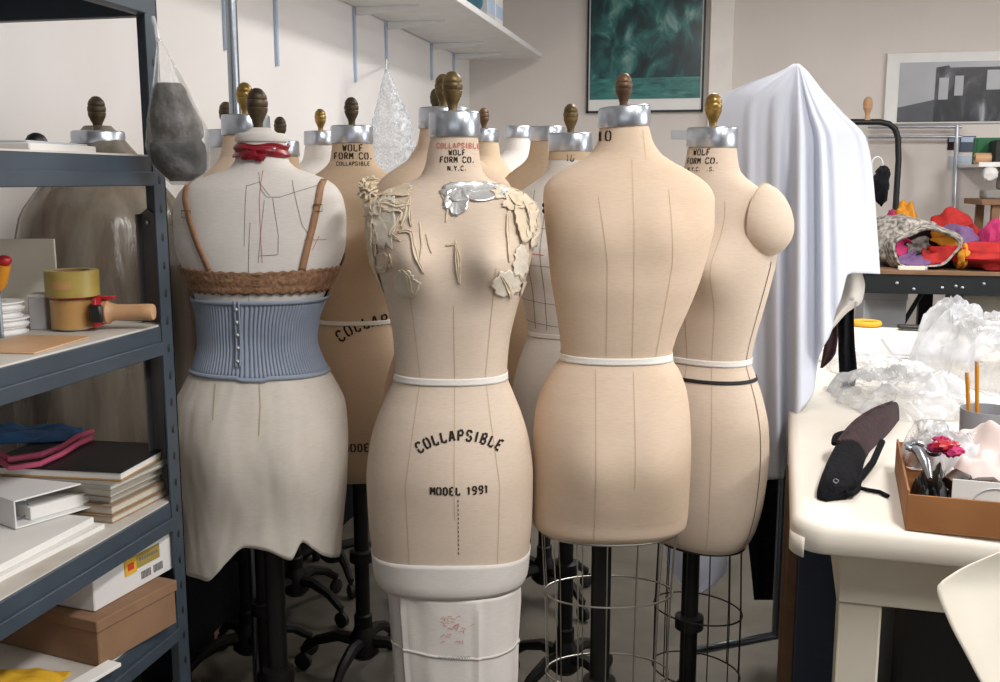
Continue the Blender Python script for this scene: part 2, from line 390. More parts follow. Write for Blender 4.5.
for (x0, y0, x1, y1) in ((937, 78, 948, 100), (953, 76, 963, 96), (985, 70, 1000, 90)):
    p0 = PY(x0, y1, YB); p1 = PY(x1, y0, YB); obj('print_pane', MB().box((p0.x, YB-.028, p0.z), (p1.x, YB-.0262, p1.z)), 'art2s', r, smooth=False)
ns = PY(680, 134, YB)
nt_ = thing('wall_notice', 'small grey notice on the back wall beside the draped sheet', 'notice', (ns.x, YB-.003, ns.z-.04))
a = PY(672, 139, YB); b = PY(689, 130, YB)
obj('notice_card', MB().box((a.x, YB-.006, a.z), (b.x, YB-.001, b.z)), 'greyp', nt_)

# ================= lettering =================
GL = {
'C': [[(.6,.8),(.45,1),(.15,1),(0,.8),(0,.56)], [(0,.44),(0,.2),(.15,0),(.45,0),(.6,.2)]],
'O': [[(.24,1),(.08,.93),(0,.75),(0,.25),(.08,.07),(.24,0)], [(.36,1),(.52,.93),(.6,.75),(.6,.25),(.52,.07),(.36,0)]],
'L': [[(.08,1),(.08,.0)], [(.2,0),(.56,0),(.56,.22)]],
'A': [[(0,0),(.26,1)], [(.34,1),(.6,0)], [(.2,.33),(.42,.33)]],
'P': [[(.06,0),(.06,1)], [(.18,1),(.48,1),(.6,.75),(.48,.5),(.18,.5)]],
'S': [[(.58,.8),(.44,1),(.14,1),(0,.78),(.1,.57),(.26,.53)], [(.34,.47),(.5,.43),(.6,.22),(.45,0),(.14,0),(.02,.2)]],
'I': [[(.3,0),(.3,1)]],
'B': [[(.06,0),(.06,1)], [(.18,1),(.46,1),(.56,.76),(.46,.54),(.18,.54)], [(.18,.46),(.48,.46),(.6,.24),(.48,0),(.18,0)]],
'E': [[(.06,0),(.06,1)], [(.18,1),(.56,1)], [(.18,.5),(.44,.5)], [(.18,0),(.56,0)]],
'M': [[(0,0),(0,1)], [(.08,.95),(.3,.35)], [(.3,.35),(.52,.95)], [(.6,1),(.6,0)]],
'D': [[(.06,0),(.06,1)], [(.18,1),(.42,.97),(.58,.75),(.58,.25),(.42,.03),(.18,0)]],
'W': [[(0,1),(.15,0)], [(.18,.1),(.28,.75)], [(.32,.75),(.42,.1)], [(.45,0),(.6,1)]],
'F': [[(.06,0),(.06,1)], [(.18,1),(.56,1)], [(.18,.5),(.44,.5)]],
'R': [[(.06,0),(.06,1)], [(.18,1),(.48,1),(.58,.76),(.48,.52),(.18,.52)], [(.32,.45),(.6,0)]],
'N': [[(.02,0),(.02,1)], [(.08,.95),(.52,.05)], [(.58,0),(.58,1)]],
'Y': [[(0,1),(.28,.5)], [(.6,1),(.32,.5)], [(.3,.4),(.3,0)]],
'V': [[(0,1),(.28,0)], [(.6,1),(.32,0)]],
'.': [[(.12,.08),(.36,.08)]],
'1': [[(.12,.8),(.3,1)], [(.3,.95),(.3,0)]],
'9': [[(.54,.5),(.14,.5),(.02,.75),(.14,1),(.46,1),(.58,.75),(.58,.55)], [(.58,.45),(.52,.1),(.36,0),(.1,.02)]],
'6': [[(.5,1),(.2,.95),(.04,.6),(.04,.45)], [(.04,.4),(.04,.15),(.18,0),(.46,0),(.58,.2),(.5,.48),(.14,.48)]],
'0': [[(.24,1),(.06,.85),(.03,.5),(.06,.15),(.24,0)], [(.36,1),(.54,.85),(.57,.5),(.54,.15),(.36,0)]],
}
def strokes(text, h, wide=.86, gap=.36):
    """polylines (x,z) of a centred line of stencilled text of height h"""
    out = []; x = 0; adv = []
    for ch in text: adv.append((.45 if ch == ' ' else .35 if ch in '.I1' else .6)+gap)
    tot = sum(adv)-gap; x = -tot/2
    for ch, a in zip(text, adv):
        for st in GL.get(ch, []):
            off = -.12 if ch in '.I1' else 0
            out.append(((x+.3+off)*h*wide, [((x+off+p[0])*h*wide, p[1]*h) for p in st]))
        x += a
    return out
def ribbon(mb, pts, w, surf, step=.004):
    """strip of width w following 2-D points, laid on a surface function surf(x,z)"""
    fine = [pts[0]]
    for a, b in zip(pts, pts[1:]):
        n = max(1, int(math.dist(a, b)/step))
        fine += [(a[0]+(b[0]-a[0])*i/n, a[1]+(b[1]-a[1])*i/n) for i in range(1, n+1)]
    v = []
    for i, p in enumerate(fine):
        a = fine[max(i-1, 0)]; b = fine[min(i+1, len(fine)-1)]
        dx, dz = b[0]-a[0], b[1]-a[1]; l = math.hypot(dx, dz) or 1; nx, nz = -dz/l*w/2, dx/l*w/2
        v += [surf(p[0]+nx, p[1]+nz), surf(p[0]-nx, p[1]-nz)]
    mb.add(v, [(2*i, 2*i+1, 2*i+3, 2*i+2) for i in range(len(fine)-1)])
def lettering(mb, text, h, surf, x0, z0, arc=0, bold=.19):
    for gx, st in strokes(text, h):
        if arc:
            th = gx/arc; q = [(x0+(arc+z)*math.sin(th)+(x-gx)*math.cos(th), z0-arc+(arc+z)*math.cos(th)-(x-gx)*math.sin(th)) for x, z in st]
        else: q = [(x0+x, z0+z) for x, z in st]
        ribbon(mb, q, h*bold, surf, .003)

# ================= dress forms =================
class Body:
    """rings (z, x_left, x_right, front, back) in metres in the form's own frame; front is -y"""
    def __init__(s, rows, bumps=(), ex=.9):
        rows = sorted(rows); z = [r[0] for r in rows]; s.z0, s.z1 = z[0], z[-1]; s.zs = z
        s.L, s.R, s.Fd, s.Bd = (pchip(z, [r[i] for r in rows]) for i in (1, 2, 3, 4))
        s.bumps = bumps; s.ex = ex
    def pt(s, z, t, off=0):
        L, R_, fd, bd = s.L(z), s.R(z), s.Fd(z), s.Bd(z)
        cx, hw = (L+R_)/2, (R_-L)/2; c, n = math.cos(t), math.sin(t)
        d = fd if n < 0 else bd
        x = cx+hw*math.copysign(abs(c)**s.ex, c); y = d*math.copysign(abs(n)**s.ex, n)
        for (bx, bz, sx, sz, amp, side) in s.bumps:
            k = max(0, n*side)
            y += side*amp*math.exp(-((x-bx)/sx)**2-((z-bz)/sz)**2)*min(1, k*1.8)
        if off:
            nx, ny = c/max(hw, .01), n/max(d, .01); l = math.hypot(nx, ny); x += nx/l*off; y += ny/l*off
        return Vector((x, y, z))
    def front(s, off=.0012, side=-1):
        def f(x, z):
            L, R_ = s.L(z), s.R(z); c = max(-.999, min(.999, (x-(L+R_)/2)/((R_-L)/2)))
            c = math.copysign(abs(c)**(1/s.ex), c); t = math.acos(c)*side
            return s.pt(z, t, off)
        return f
    def mesh(s, n=96, nz=110):
        zz = [s.z0+(s.z1-s.z0)*i/nz for i in range(nz+1)]
        zz = sorted(set(zz+s.zs)); ts = [2*math.pi*k/n for k in range(n)]
        return MB().loft([[s.pt(z, t) for t in ts] for z in zz])
    def band(s, za, zb, off=.0015, n=96, t0=0, t1=2*math.pi, rows=4, zf=None, thick=.0015):
        """strip round the body between heights za and zb (functions of t or numbers)"""
        full = abs(t1-t0-2*math.pi) < 1e-6
        fa = za if callable(za) else (lambda t: za); fb = zb if callable(zb) else (lambda t: zb)
        ts = [t0+(t1-t0)*k/n for k in range(n if full else n+1)]; mb = MB()
        rg = [[s.pt(fa(t)+(fb(t)-fa(t))*i/rows, t, (off(t, i/rows) if callable(off) else off)) for t in ts] for i in range(rows+1)]
        mb.loft(rg, cap=(False, False), closed=full); return mb
def px_rows(rows, D, cxp):
    lat0 = ((P(cxp, 180, D)).dot(R3))
    out = []
    for (y, xl, xr, fd, bd) in rows:
        p = P(xl, y, D); q = P(xr, y, D); out.append((p.z, p.dot(R3)-lat0, q.dot(R3)-lat0, fd, bd))
    return out
def floor_at(px, D): p = P(px, 180, D); return Vector((p.x, p.y, 0))
FIN = [(.0, .0), (.016, 0), (.0155, .004), (.0115, .008), (.0095, .018), (.0100, .026), (.0125, .034), (.0155, .039), (.0162, .042), (.0185, .046), (.0200, .051), (.0208, .056), (.0195, .058), (.0208, .060), (.0214, .066), (.0208, .071), (.019, .073), (.0199, .075), (.0188, .081), (.0158, .087), (.0135, .089), (.0105, .093), (.005, .0955), (.0, .096)]
def finial(z, k=1.0): return MB().lathe([(r*k, z+h*k) for r, h in FIN], 24)
def neck_cap(body, h=.032, lean=0, dome=None):
    z = body.z1; ts = [2*math.pi*k/48 for k in range(48)]; rg = []
    prof = ((-.004, .0035), (-.001, .0045), (h-.003, .0035), (h, .002), (h+.001, .0), (h-.001, -.003), (h-.012, -.0045)) if dome is None else ((-.004, .0035), (-.001, .0045), (h-.003, .0035), (h, .002), (h+.001, -.004), (h-.002, -.009), (h+dome, -.03))
    for dz, off in prof:
        ring = []
        for t in ts:
            p = body.pt(z, t, off); p.z = z+dz+lean*p.x; ring.append(p)
        rg.append(ring)
    return MB().loft(rg, cap=(True, dome is not None))
def cap_plate(body, h, lean=0):
    z = body.z1; rg = []
    for dz, k in ((h-.012, .93), (h-.0105, .6), (h-.009, .3)):
        rg.append([Vector((p.x*k, p.y*k, z+dz+lean*p.x*k)) for p in [body.pt(z, 2*math.pi*i/48) for i in range(48)]])
    return MB().loft(rg, cap=(False, True))
def stand(root, body, loz, rz=0, cage=None, pole_r=.021, reach=.23, ox=0):
    n0 = len(root.children)
    """iron pole and four-legged caster base, in the form's own frame"""
    pole = MB().lathe([(pole_r*1.25, .11), (pole_r*1.25, .2), (pole_r, .205), (pole_r, loz+.06)], 16)
    obj('stand_pole', pole, 'iron', root, world=False)
    obj('pole_collar', MB().lathe([(pole_r, .36), (pole_r+.014, .365), (pole_r+.014, .395), (pole_r, .4)], 16), 'iron', root, world=False)
    bs = MB(); bs.lathe([(.03, .07), (.045, .085), (.04, .13), (.028, .16), (.022, .175)], 18)
    ca = []
    for k in range(4):
        a = rz+math.pi/4+k*math.pi/2; d = Vector((math.cos(a), math.sin(a), 0))
        bs.tube([d*.02+Vector((0, 0, .12)), d*.08+Vector((0, 0, .125)), d*.15+Vector((0, 0, .10)), d*(reach-.02)+Vector((0, 0, .075)), d*reach+Vector((0, 0, .062))], .014, 8, rs=[.02, .018, .015, .013, .012])
        ca.append((d*reach, a))
    base = obj('stand_base', bs, 'iron', root, world=False)
    for p, a in ca:
        m = Matrix.Translation(p+Vector((0, 0, .026))) @ Matrix.Rotation(a, 4, 'Z') @ rot('X', 90)
        c = MB().lathe([(0, -.011), (.02, -.011), (.026, -.007), (.026, .007), (.02, .011), (0, .011)], 16, m)
        c.tube([p+Vector((0, 0, .065)), p+Vector((0, 0, .03))], .007, 6)
        obj('caster', c, 'rubber', base, world=False)
    for ch in list(root.children):
        if ch.name.split('.')[0] in ('stand_pole', 'pole_collar', 'stand_base'): ch.location.x += ox
def wire_cage(root, body, zb, hoops, spread, m, nw=14, cxl=None):
    cx = (body.L(zb)+body.R(zb))/2 if cxl is None else cxl
    w0 = (body.R(zb)-body.L(zb))/2; d0 = (body.Fd(zb)+body.Bd(zb))/2; cyl = (body.Bd(zb)-body.Fd(zb))/2
    def el(z, k, n=48): return [Vector((cx+w0*k*math.cos(2*math.pi*i/n), cyl+d0*k*math.sin(2*math.pi*i/n), z)) for i in range(n)]
    obj('top_hoop', MB().tube(el(zb-.004, .985), .0032, 8, True), m, root, world=False)
    for z, k in hoops: obj('hoop', MB().tube(el(z, k), .0021, 8, True), m, root, world=False)
    zl = hoops[-1][0]; kl = hoops[-1][1]
    for i in range(nw):
        a = 2*math.pi*(i+.3)/nw
        pts = [Vector((cx+w0*k*math.cos(a), cyl+d0*k*math.sin(a), z)) for z, k in [(zb-.004, .985)]+list(hoops)]
        obj('wire', MB().tube(pts, .0014, 6), m, root, world=False)

# ---------- front form: collapsible, facing us ----------
DJ = 1.95; JC = 453
rowsJ = [(135,431,478,.046,.046),(150,428,479,.047,.047),(166,425,481,.05,.05),(176,420,486,.054,.056),(183,407,498,.058,.066),(190,389,514,.066,.075),(198,374,527,.076,.083),(208,365,535,.085,.09),(230,365,537,.094,.098),(255,371,532,.10,.10),(285,382,524,.10,.10),(312,389,516,.094,.094),(345,394,509,.085,.085),(374,395,507,.08,.08),(392,388,513,.088,.088),(412,379,521,.10,.10),(440,371,529,.11,.115),(475,367,533,.116,.122),(515,369,532,.116,.12),(556,374,528,.112,.112),(570,376,526,.11,.11),(583,382,520,.10,.10)]
bz = P(453, 258, DJ).z
BJ = Body(px_rows(rowsJ, DJ, JC), [(-.074, bz, .050, .056, .046, -1), (.077, bz, .050, .056, .046, -1), (0, P(0, 470, DJ).z, .09, .1, .012, -1), (-.075, P(0, 470, DJ).z, .07, .09, .022, 1), (.075, P(0, 470, DJ).z, .07, .09, .022, 1)])
JR = thing('dress_form', 'collapsible beige dress form in front facing us, with torn muslin on its shoulders', 'dress form', floor_at(JC, DJ), YAW, 'studio dress forms')
obj('body', BJ.mesh(), 'linen2', JR, world=False)
obj('neck_cap', neck_cap(BJ, .042), 'zinc', JR, world=False); obj('cap_plate', cap_plate(BJ, .042), 'greym', JR, world=False)
obj('finial', finial(BJ.z1+.030, .92), 'brass', JR, world=False)
zw = P(453, 374, DJ).z
obj('waist_tape', BJ.band(zw-.008, zw+.006, .0016), 'tape', JR, world=False, thick=.001)
zb1 = P(453, 600, DJ-.105).z; zb0 = P(453, 567, DJ-.112).z
obj('hip_band', BJ.band(max(zb1, BJ.z0+.001), lambda t: zb0+.004*math.sin(3*t), lambda t, u: .003-.0012*u, rows=8), 'linenw', JR, world=False, thick=.002, label='white cotton band round the lower hip')
stand(JR, BJ, zb1, .3)
fJ = BJ.front(.0011)
def loc(body_root_px, D, px, py):
    p = P(px, py, D); q = P(body_root_px, 180, D); return (p-q).dot(R3), p.z
def shiftD(cxp, D, px, py, d):      # same pixel on a surface nearer by d
    p = P(px, py, D-d); q = P(cxp, 180, D); return (p-q).dot(R3), p.z
t = MB(); x, z = shiftD(JC, DJ, 459, 446, .125); lettering(t, 'COLLAPSIBLE', .0185, fJ, x, z+.007, .125, bold=.23); obj('stencil_lettering', t, 'ink', JR, world=False); t = MB()
x, z = shiftD(JC, DJ, 459, 495, .128); lettering(t, 'MODEL 1991', .0145, fJ, x, z, bold=.24)
obj('stencil_lettering', t, 'ink', JR, world=False)
t = MB()
for tx, py, h in (('WOLF', 155, .0098), ('FORM CO.', 162.5, .0105), ('N.Y.C.', 170.5, .0085)):
    x, z = shiftD(JC, DJ, 457, py, .05); lettering(t, tx, h, fJ, x, z)
obj('neck_lettering', t, 'ink', JR, world=False)
t = MB(); x, z = shiftD(JC, DJ, 458, 148, .05); lettering(t, 'COLLAPSIBLE', .0092, fJ, x, z); obj('red_lettering', t, 'inkr', JR, world=False, label='red stamped line on the neck')
sm = MB()
x, z0 = shiftD(JC, DJ, 458, 500, .128); z1 = shiftD(JC, DJ, 458, 556, .115)[1]
for i in range(13):
    za = z0+(z1-z0)*i/13; ribbon(sm, [(x, za), (x, za-.005)], .0016, fJ)
obj('stitching', sm, 'ink', JR, world=False)
sm = MB()
for xo in (-.002,): ribbon(sm, [(xo+.006, P(0, 300, DJ).z), (xo+.006, P(0, 500, DJ).z)], .0012, BJ.front(.0006))
for sx in (-1, 1): ribbon(sm, [(sx*.083, P(0, 262, DJ).z), (sx*.062, P(0, 372, DJ).z), (sx*.09, P(0, 470, DJ).z), (sx*.085, P(0, 555, DJ).z)], .0012, BJ.front(.0006))
obj('seam', sm, 'seam', JR, world=False)
# torn muslin scraps: ragged curling pieces stuck on chest and shoulders
def scrap(pts, w, lift, seed, name='torn_scrap', m='scrap', nv=7):
    """a ragged curled strip along pixel points, standing a little off the surface"""
    q = [shiftD(JC, DJ, px, py, .09 if py > 205 else .05) for px, py in pts]
    fine = []
    for a, b in zip(q, q[1:]):
        n = max(2, int(math.dist(a, b)/.004)); fine += [(a[0]+(b[0]-a[0])*i/n, a[1]+(b[1]-a[1])*i/n) for i in range(n)]
    fine.append(q[-1]); N = len(fine); mb = MB(); v = []
    for i, p in enumerate(fine):
        a = fine[max(i-1, 0)]; b = fine[min(i+1, N-1)]; dx, dz = b[0]-a[0], b[1]-a[1]; l = math.hypot(dx, dz) or 1
        env = math.sin(math.pi*min(1, max(0, (i+.6)/N)))**.5
        for j in range(nv):
            u = j/(nv-1)-.5; ww = w*env*(1+.7*noise.noise(Vector((i*.21, u*1.5+seed, seed*3.1))))
            xx, zz = p[0]-dz/l*ww*u, p[1]+dx/l*ww*u
            hgt = .0015+lift*(.55*(2*u)**2+.6*abs(noise.noise(Vector((xx*70, zz*70, seed)))))*env
            v.append(BJ.front(hgt)(xx, zz))
    mb.add(v, [(i*nv+j, i*nv+j+1, (i+1)*nv+j+1, (i+1)*nv+j) for i in range(N-1) for j in range(nv-1)])
    obj(name, mb, m, JR, world=False, thick=.0012)
def patch(px, py, rx, ry, seed, m, name, lift=.004, d=.09, rag=.45, label=None):
    x0, z0 = shiftD(JC, DJ, px, py, d); k = (DJ-d)/1000; mb = MB(); rings = []
    for jr in range(8):
        q = jr/7; ring = []
        for i in range(44):
            a = 2*math.pi*i/44; g = 1+rag*(noise.noise(Vector((math.cos(a)*2.2, math.sin(a)*2.2, seed)))+.6*noise.noise(Vector((math.cos(a)*7, math.sin(a)*7, seed+4))))
            x = x0+rx*k*q*g*math.cos(a); z = z0+ry*k*q*g*math.sin(a)
            hh = .0014+lift*q**2.5*(.3+.9*abs(noise.noise(Vector((x*60, z*60, seed)))))+.0016*abs(noise.noise(Vector((x*130, z*130, seed+2))))
            ring.append(BJ.front(hh)(x, z))
        rings.append(ring)
    mb.loft(rings, cap=(False, False)); obj(name, mb, m, JR, world=False, thick=.0007, label=label)
for i, (px, py, rx, ry, m, l) in enumerate([(383,222,14,26,'gauze',.006),(374,204,11,13,'scrap',.010),(526,212,13,24,'scrap',.012),(533,230,7,20,'gauze',.010),(515,200,14,9,'scrap',.010),(408,281,12,14,'gauze',.003),(506,283,14,15,'gauze',.003),(395,205,14,6,'scrap',.007),(380,262,12,8,'scrap',.006),(372,245,6,18,'scrap',.008),(520,262,8,16,'gauze',.004),(398,190,16,7,'scrap',.006),(506,191,14,6,'scrap',.007)]):
    patch(px, py, rx, ry, i*3.7+1, m, 'torn_patch', l, .08 if py > 205 else .055)
for i, (pts, w, l) in enumerate([
    ([(366,190),(370,215),(369,245),(374,275),(380,296)], .009, .008), ([(376,203),(388,201),(398,205),(412,203)], .007, .007),
    ([(411,197),(408,212),(402,228)], .007, .006), ([(402,212),(396,226),(391,234),(402,240)], .006, .007),
    ([(398,232),(408,230),(413,232),(418,252),(426,272)], .006, .007), ([(410,207),(412,226)], .005, .006), ([(398,205),(404,212),(401,222)], .006, .006),
    ([(456,240),(457,260),(460,284)], .005, .006), ([(446,245),(456,243),(460,258),(460,280)], .004, .005), ([(427,233),(433,252)], .003, .003),
    ([(508,194),(516,202),(522,204)], .010, .010), ([(512,206),(507,214),(507,232),(509,262)], .005, .006), ([(522,198),(530,218),(532,240)], .010, .012),
    ([(536,208),(537,232),(530,244)], .009, .010), ([(372,262),(376,274),(386,270),(391,254),(394,268)], .006, .006), ([(404,268),(411,275),(412,290),(417,294)], .006, .006),
    ([(500,273),(506,285),(510,298),(514,285)], .006, .005), ([(518,275),(523,285),(520,300)], .006, .005), ([(392,190),(378,194),(368,206)], .010, .009), ([(515,188),(528,194),(538,204)], .010, .010), ([(420,222),(424,244),(422,262)], .003, .003), ([(440,190),(448,206),(446,222)], .003, .003)]):
    scrap(pts, w, l, i+1)
patch(470, 191, 32, 9, 91.3, 'foil', 'foil_patch', .005, .055, .3); patch(457, 200, 12, 14, 77.1, 'foil', 'foil_patch', .006, .06, .3)
# side pad rolled on the shoulder at our left
pd = MB(); q = P(362, 186, DJ+.01); pd.blob(P(368, 190, DJ-.02), (.016, .022, .016), .4, 3.5, 3, 40, 24); pd.blob(P(370, 181, DJ), (.014, .018, .008), .45, 4, 5, 40, 24); obj('shoulder_wad', pd, 'scrap', JR)
# cotton wrap below
zl = .36
rw = [(zb1+.01, -.138, .128, .100, .10), (zb1-.03, -.135, .126, .098, .10), (P(0, 682, DJ).z, -.122, .118, .095, .095), (zl, -.112, .108, .09, .09)]
BW = Body(rw, ex=.8)
def wrapoff(t, u):
    return .004+.004*noise.noise(Vector((math.cos(t)*3, math.sin(t)*3, u*2)))+.005*max(0, math.cos(6*t+1.3))**24*min(1, u*6+.3)
WR = thing('cotton_wrap', 'white cotton cloth wrapped below the hips of the front dress form', 'cloth wrap', JR.location, YAW)
zt_ = P(0, 600, DJ-.1).z
obj('wrap_cloth', BW.band(zt_, lambda t: zl+.01*math.sin(2*t), wrapoff, rows=40, n=160), 'linenw', WR, world=False, thick=.0015)
zq = P(0, 655, DJ-.1).z
obj('stitched_tuck', BW.band(lambda t: zq-.006+.006*math.sin(2*t+.4), lambda t: zq+.006*math.sin(2*t+.4), lambda t, u: wrapoff(t, .55)+.0018, rows=2, n=160), 'linenw', WR, world=False, thick=.001)
pn = MB(); f2 = lambda x, z: BW.front(.0085)(x, z)
for k in range(26):
    x = -.03+.07*random.random(); z = P(0, 615+random.random()*30, DJ-.1).z
    ribbon(pn, [(x, z), (x+.004+random.random()*.005, z+random.uniform(-.004, .006)), (x+.008, z+random.uniform(-.006, .004))], .001, f2)
obj('pencil_scribble', pn, 'inkr', WR, world=False, label='faint pinkish handwriting')
pn = MB()
for k in range(12):
    x = -.03+.005*k; ribbon(pn, [(x, zq-.004), (x+.003, zq+.002), (x+.005, zq-.003)], .001, BW.front(.0115))
obj('green_scribble', pn, 'teal', WR, world=False, label='small green handwriting')

# ---------- back-view form right of centre ----------
DO = 2.0; OC = 622
rowsO = [(125,600,648,.047,.047),(140,598,652,.049,.049),(153,591,660,.053,.054),(161,579,671,.058,.06),(170,562,687,.066,.068),(179,550,701,.074,.076),(188,544,710,.082,.084),(200,543,714,.090,.092),(225,545,713.5,.10,.10),(250,548,708,.104,.105),(280,551,699,.104,.106),(310,556,687,.096,.10),(338,560,675,.086,.09),(355,561,671,.08,.086),(370,551,679,.088,.09),(390,541,686,.10,.10),(415,535,689,.11,.11),(450,532.5,690,.114,.116),(490,532,688.5,.108,.115),(514,532,687,.098,.108),(524,534,685,.094,.104),(529,540,679,.086,.095)]
gz = P(0, 455, DO).z
BO = Body(px_rows(rowsO, DO, OC), [(-.06, gz, .065, .085, .02, -1), (.07, gz, .065, .085, .02, -1), (-.065, P(0, 232, DO).z, .06, .06, .012, -1), (.07, P(0, 232, DO).z, .06, .06, .012, -1), (-.07, P(0, 265, DO).z, .055, .06, .035, 1), (.07, P(0, 265, DO).z, .055, .06, .035, 1)])
OR_ = thing('dress_form', 'beige dress form seen from behind, in front right of centre over a wire cage', 'dress form', floor_at(OC, DO), YAW, 'studio dress forms')
obj('body', BO.mesh(), 'linen', OR_, world=False)
obj('neck_cap', neck_cap(BO, .034, .06), 'zinc', OR_, world=False); obj('cap_plate', cap_plate(BO, .034, .06), 'greym', OR_, world=False)
obj('finial', finial(BO.z1+.022, .80), 'copper', OR_, world=False)
zw = P(0, 355, DO).z
obj('waist_tape', BO.band(zw-.007, zw+.007, .0016), 'tape', OR_, world=False, thick=.001)
zb = BO.z0; stand(OR_, BO, zb, .1, ox=-.028)
zh = P(0, 592, DO).z; zh2 = P(0, 672, DO).z
wire_cage(OR_, BO, zb, [(zh, .93), (zh2, .90), (.25, .88)], 0, 'wire', 14)
sm = MB(); fO = BO.front(.0006)
cxo = lambda y, px: loc(OC, DO, px, y)
for pl in ([(628,160),(627,200),(627,355)], [(594,196),(602,260),(602,355)], [(592,362),(590,440),(590,525)], [(628,364),(627,470)], [(662,190),(664,260),(650,355)], [(640,130),(642,160)]):
    ribbon(sm, [cxo(y, px) for px, y in pl], .0013, fO)
obj('seam', sm, 'seam', OR_, world=False)
t = MB(); x, z = shiftD(OC, DO, 605, 141, .03); lettering(t, '10', .019, BO.front(.001), x, z, bold=.16); obj('size_number', t, 'ink', OR_, world=False)
bo = MB()
for yy in (205, 211): bo.blob(P(544.5, yy, DO-.01), (.005, .005, .005), 0, n=10, m=6)
obj('armhole_bolt', bo, 'ink', OR_)
st = MB()
for k in range(9): x, z = shiftD(OC, DO, 636+k*5, 527+.4*math.sin(k*2), .1); ribbon(st, [(x, z), (x+.004, z+.003), (x+.007, z)], .0008, BO.front(.0008))
obj('pen_note', st, 'seam', OR_, world=False)

# ---------- white form with brassiere, girdle and muslin skirt, back view, left ----------
DB = 2.05; BC = 260
rowsB = [(140,238,285,.047,.047),(160,236,288,.05,.05),(168,230,296,.056,.058),(174,214,312,.062,.066),(180,198,327,.07,.074),(188,184,337,.08,.082),(200,177,343,.088,.09),(220,175,346,.096,.096),(245,177,345,.104,.10),(268,185,338,.106,.104),(292,196,326,.10,.1),(320,202,315,.09,.09),(340,203,313,.084,.084),(360,199,319,.09,.09),(380,189,331,.10,.10),(405,178,342,.112,.112),(440,175.5,345,.118,.118),(480,178,343,.114,.116),(515,184,338,.105,.105),(530,190,330,.09,.09)]
gz = P(0, 450, DB).z
BB = Body(px_rows(rowsB, DB, BC), [(-.07, gz, .065, .085, .02, -1), (.07, gz, .065, .085, .02, -1), (-.07, P(0, 262, DB).z, .055, .06, .04, 1), (.07, P(0, 262, DB).z, .055, .06, .04, 1)])
BR = thing('dress_form', 'white cotton dress form seen from behind at left, in a brassiere and girdle', 'dress form', floor_at(BC, DB), YAW, 'studio dress forms')
obj('body', BB.mesh(), 'linenw', BR, world=False)
obj('neck_cap', neck_cap(BB, .012, 0, .012), 'linenw', BR, world=False, label='cream padded neck top')
obj('finial', finial(BB.z1+.006, 1.0), 'brassd', BR, world=False)
stand(BR, BB, BB.z0, .5)
ml = MB(); fB = BB.front(.0008)
for pl in ([(266,172),(271,190),(277,197),(290,197),(328,184)], [(283,198),(290,235),(290,254),(272,255)], [(262,222),(261,300)], [(300,180),(312,225),(322,240)], [(256,186),(268,182),(280,196)], [(256,185),(257,245)], [(226,388),(227,418)], [(262,378),(270,382),(274,400),(274,425)], [(275,200),(271,262)]):
    ribbon(ml, [loc(BC, DB+(-.08), px, y) for px, y in pl][:], .0009, fB)
obj('pencil_mark', ml, 'pencil', BR, world=False)
ml = MB()
for pl in ([(270,170),(270,200),(275,262)], [(314,240),(334,240)], [(328,236),(322,250)]): ribbon(ml, [loc(BC, DB-.08, px, y) for px, y in pl], .0011, fB)
obj('red_mark', ml, 'inkr', BR, world=False, label='red pencil line')
# red ribbon round the neck
RB = thing('red_ribbon', 'red satin ribbon tied round the neck of the left white dress form', 'ribbon', P(260, 158, DB), YAW)
W0 = TR(BR.location, YAW)
def wmb(mb): mb.v = [W0 @ x for x in mb.v]; return mb
zr = P(0, 151, DB).z
obj('ribbon_band', wmb(BB.band(lambda t: zr-.012+.002*math.sin(3*t), lambda t: zr+.013+.002*math.sin(5*t), lambda t, u: .004+.0025*math.sin(u*9+2*t), rows=8)), 'red', RB, thick=.001)
kn = MB(); kn.blob(P(249, 155, DB-.055), (.02, .006, .009), .25, 3, 4); kn.blob(P(259, 158, DB-.056), (.012, .005, .007), .25, 3, 9)
obj('ribbon_knot', kn, 'red', RB)
pnm = MB().blob(P(274, 149, DB-.056), (.003, .003, .003), 0, n=8, m=6); obj('pin_head', pnm, 'zinc', RB)
# brassiere
BRA = thing('brassiere', 'tan lace brassiere fastened at the back of the left white dress form', 'brassiere', P(260, 290, DB), YAW)
zb_t = P(0, 268, DB).z; zb_b = P(0, 289, DB).z
def btop(t):
    s = math.sin(t)                                   # front of picture side: s<0
    return zb_t+(.006*abs(math.cos(t)) if s < 0 else .055*abs(math.sin(t))**.6)+.0015*math.sin(46*t)
def bbot(t): return zb_b-(.000 if math.sin(t) < 0 else .02)+.0022*math.sin(40*t)-.006*abs(math.cos(t))*0
obj('lace_band', wmb(BB.band(bbot, btop, lambda t, u: .004+.001*math.sin(u*14), rows=8, n=200)), 'lace', BRA, thick=.0014)
def strap_line(pts, name='strap', w=.0115):
    mb = MB(); q = [loc(BC, DB-.085, px, y) for px, y in pts]; ribbon(mb, q, w, BB.front(.005), .006); return obj(name, wmb(mb), 'strap', BRA, thick=.0015)
strap_line([(191,180),(193,200),(200,222),(210,245),(222,270)]); strap_line([(327,179),(326,200),(322,225),(317,248),(312,270)])
for px, y in ((197, 214), (325, 208)):
    p = W0 @ BB.front(.008)(*loc(BC, DB-.085, px, y)); mb = MB()
    u = R3*.0085; w_ = Vector((0, 0, .0065)); mb.tube([p-u-w_, p+u-w_, p+u+w_, p-u+w_], .0012, 6, True); obj('strap_slider', mb, 'gold', BRA)
hk = MB()
for k in range(3):
    x, z = loc(BC, DB-.085, 270, 273+k*5.5); ribbon(hk, [(x-.008, z), (x+.008, z)], .003, BB.front(.0072))
obj('hook_closure', wmb(hk), 'strap', BRA)
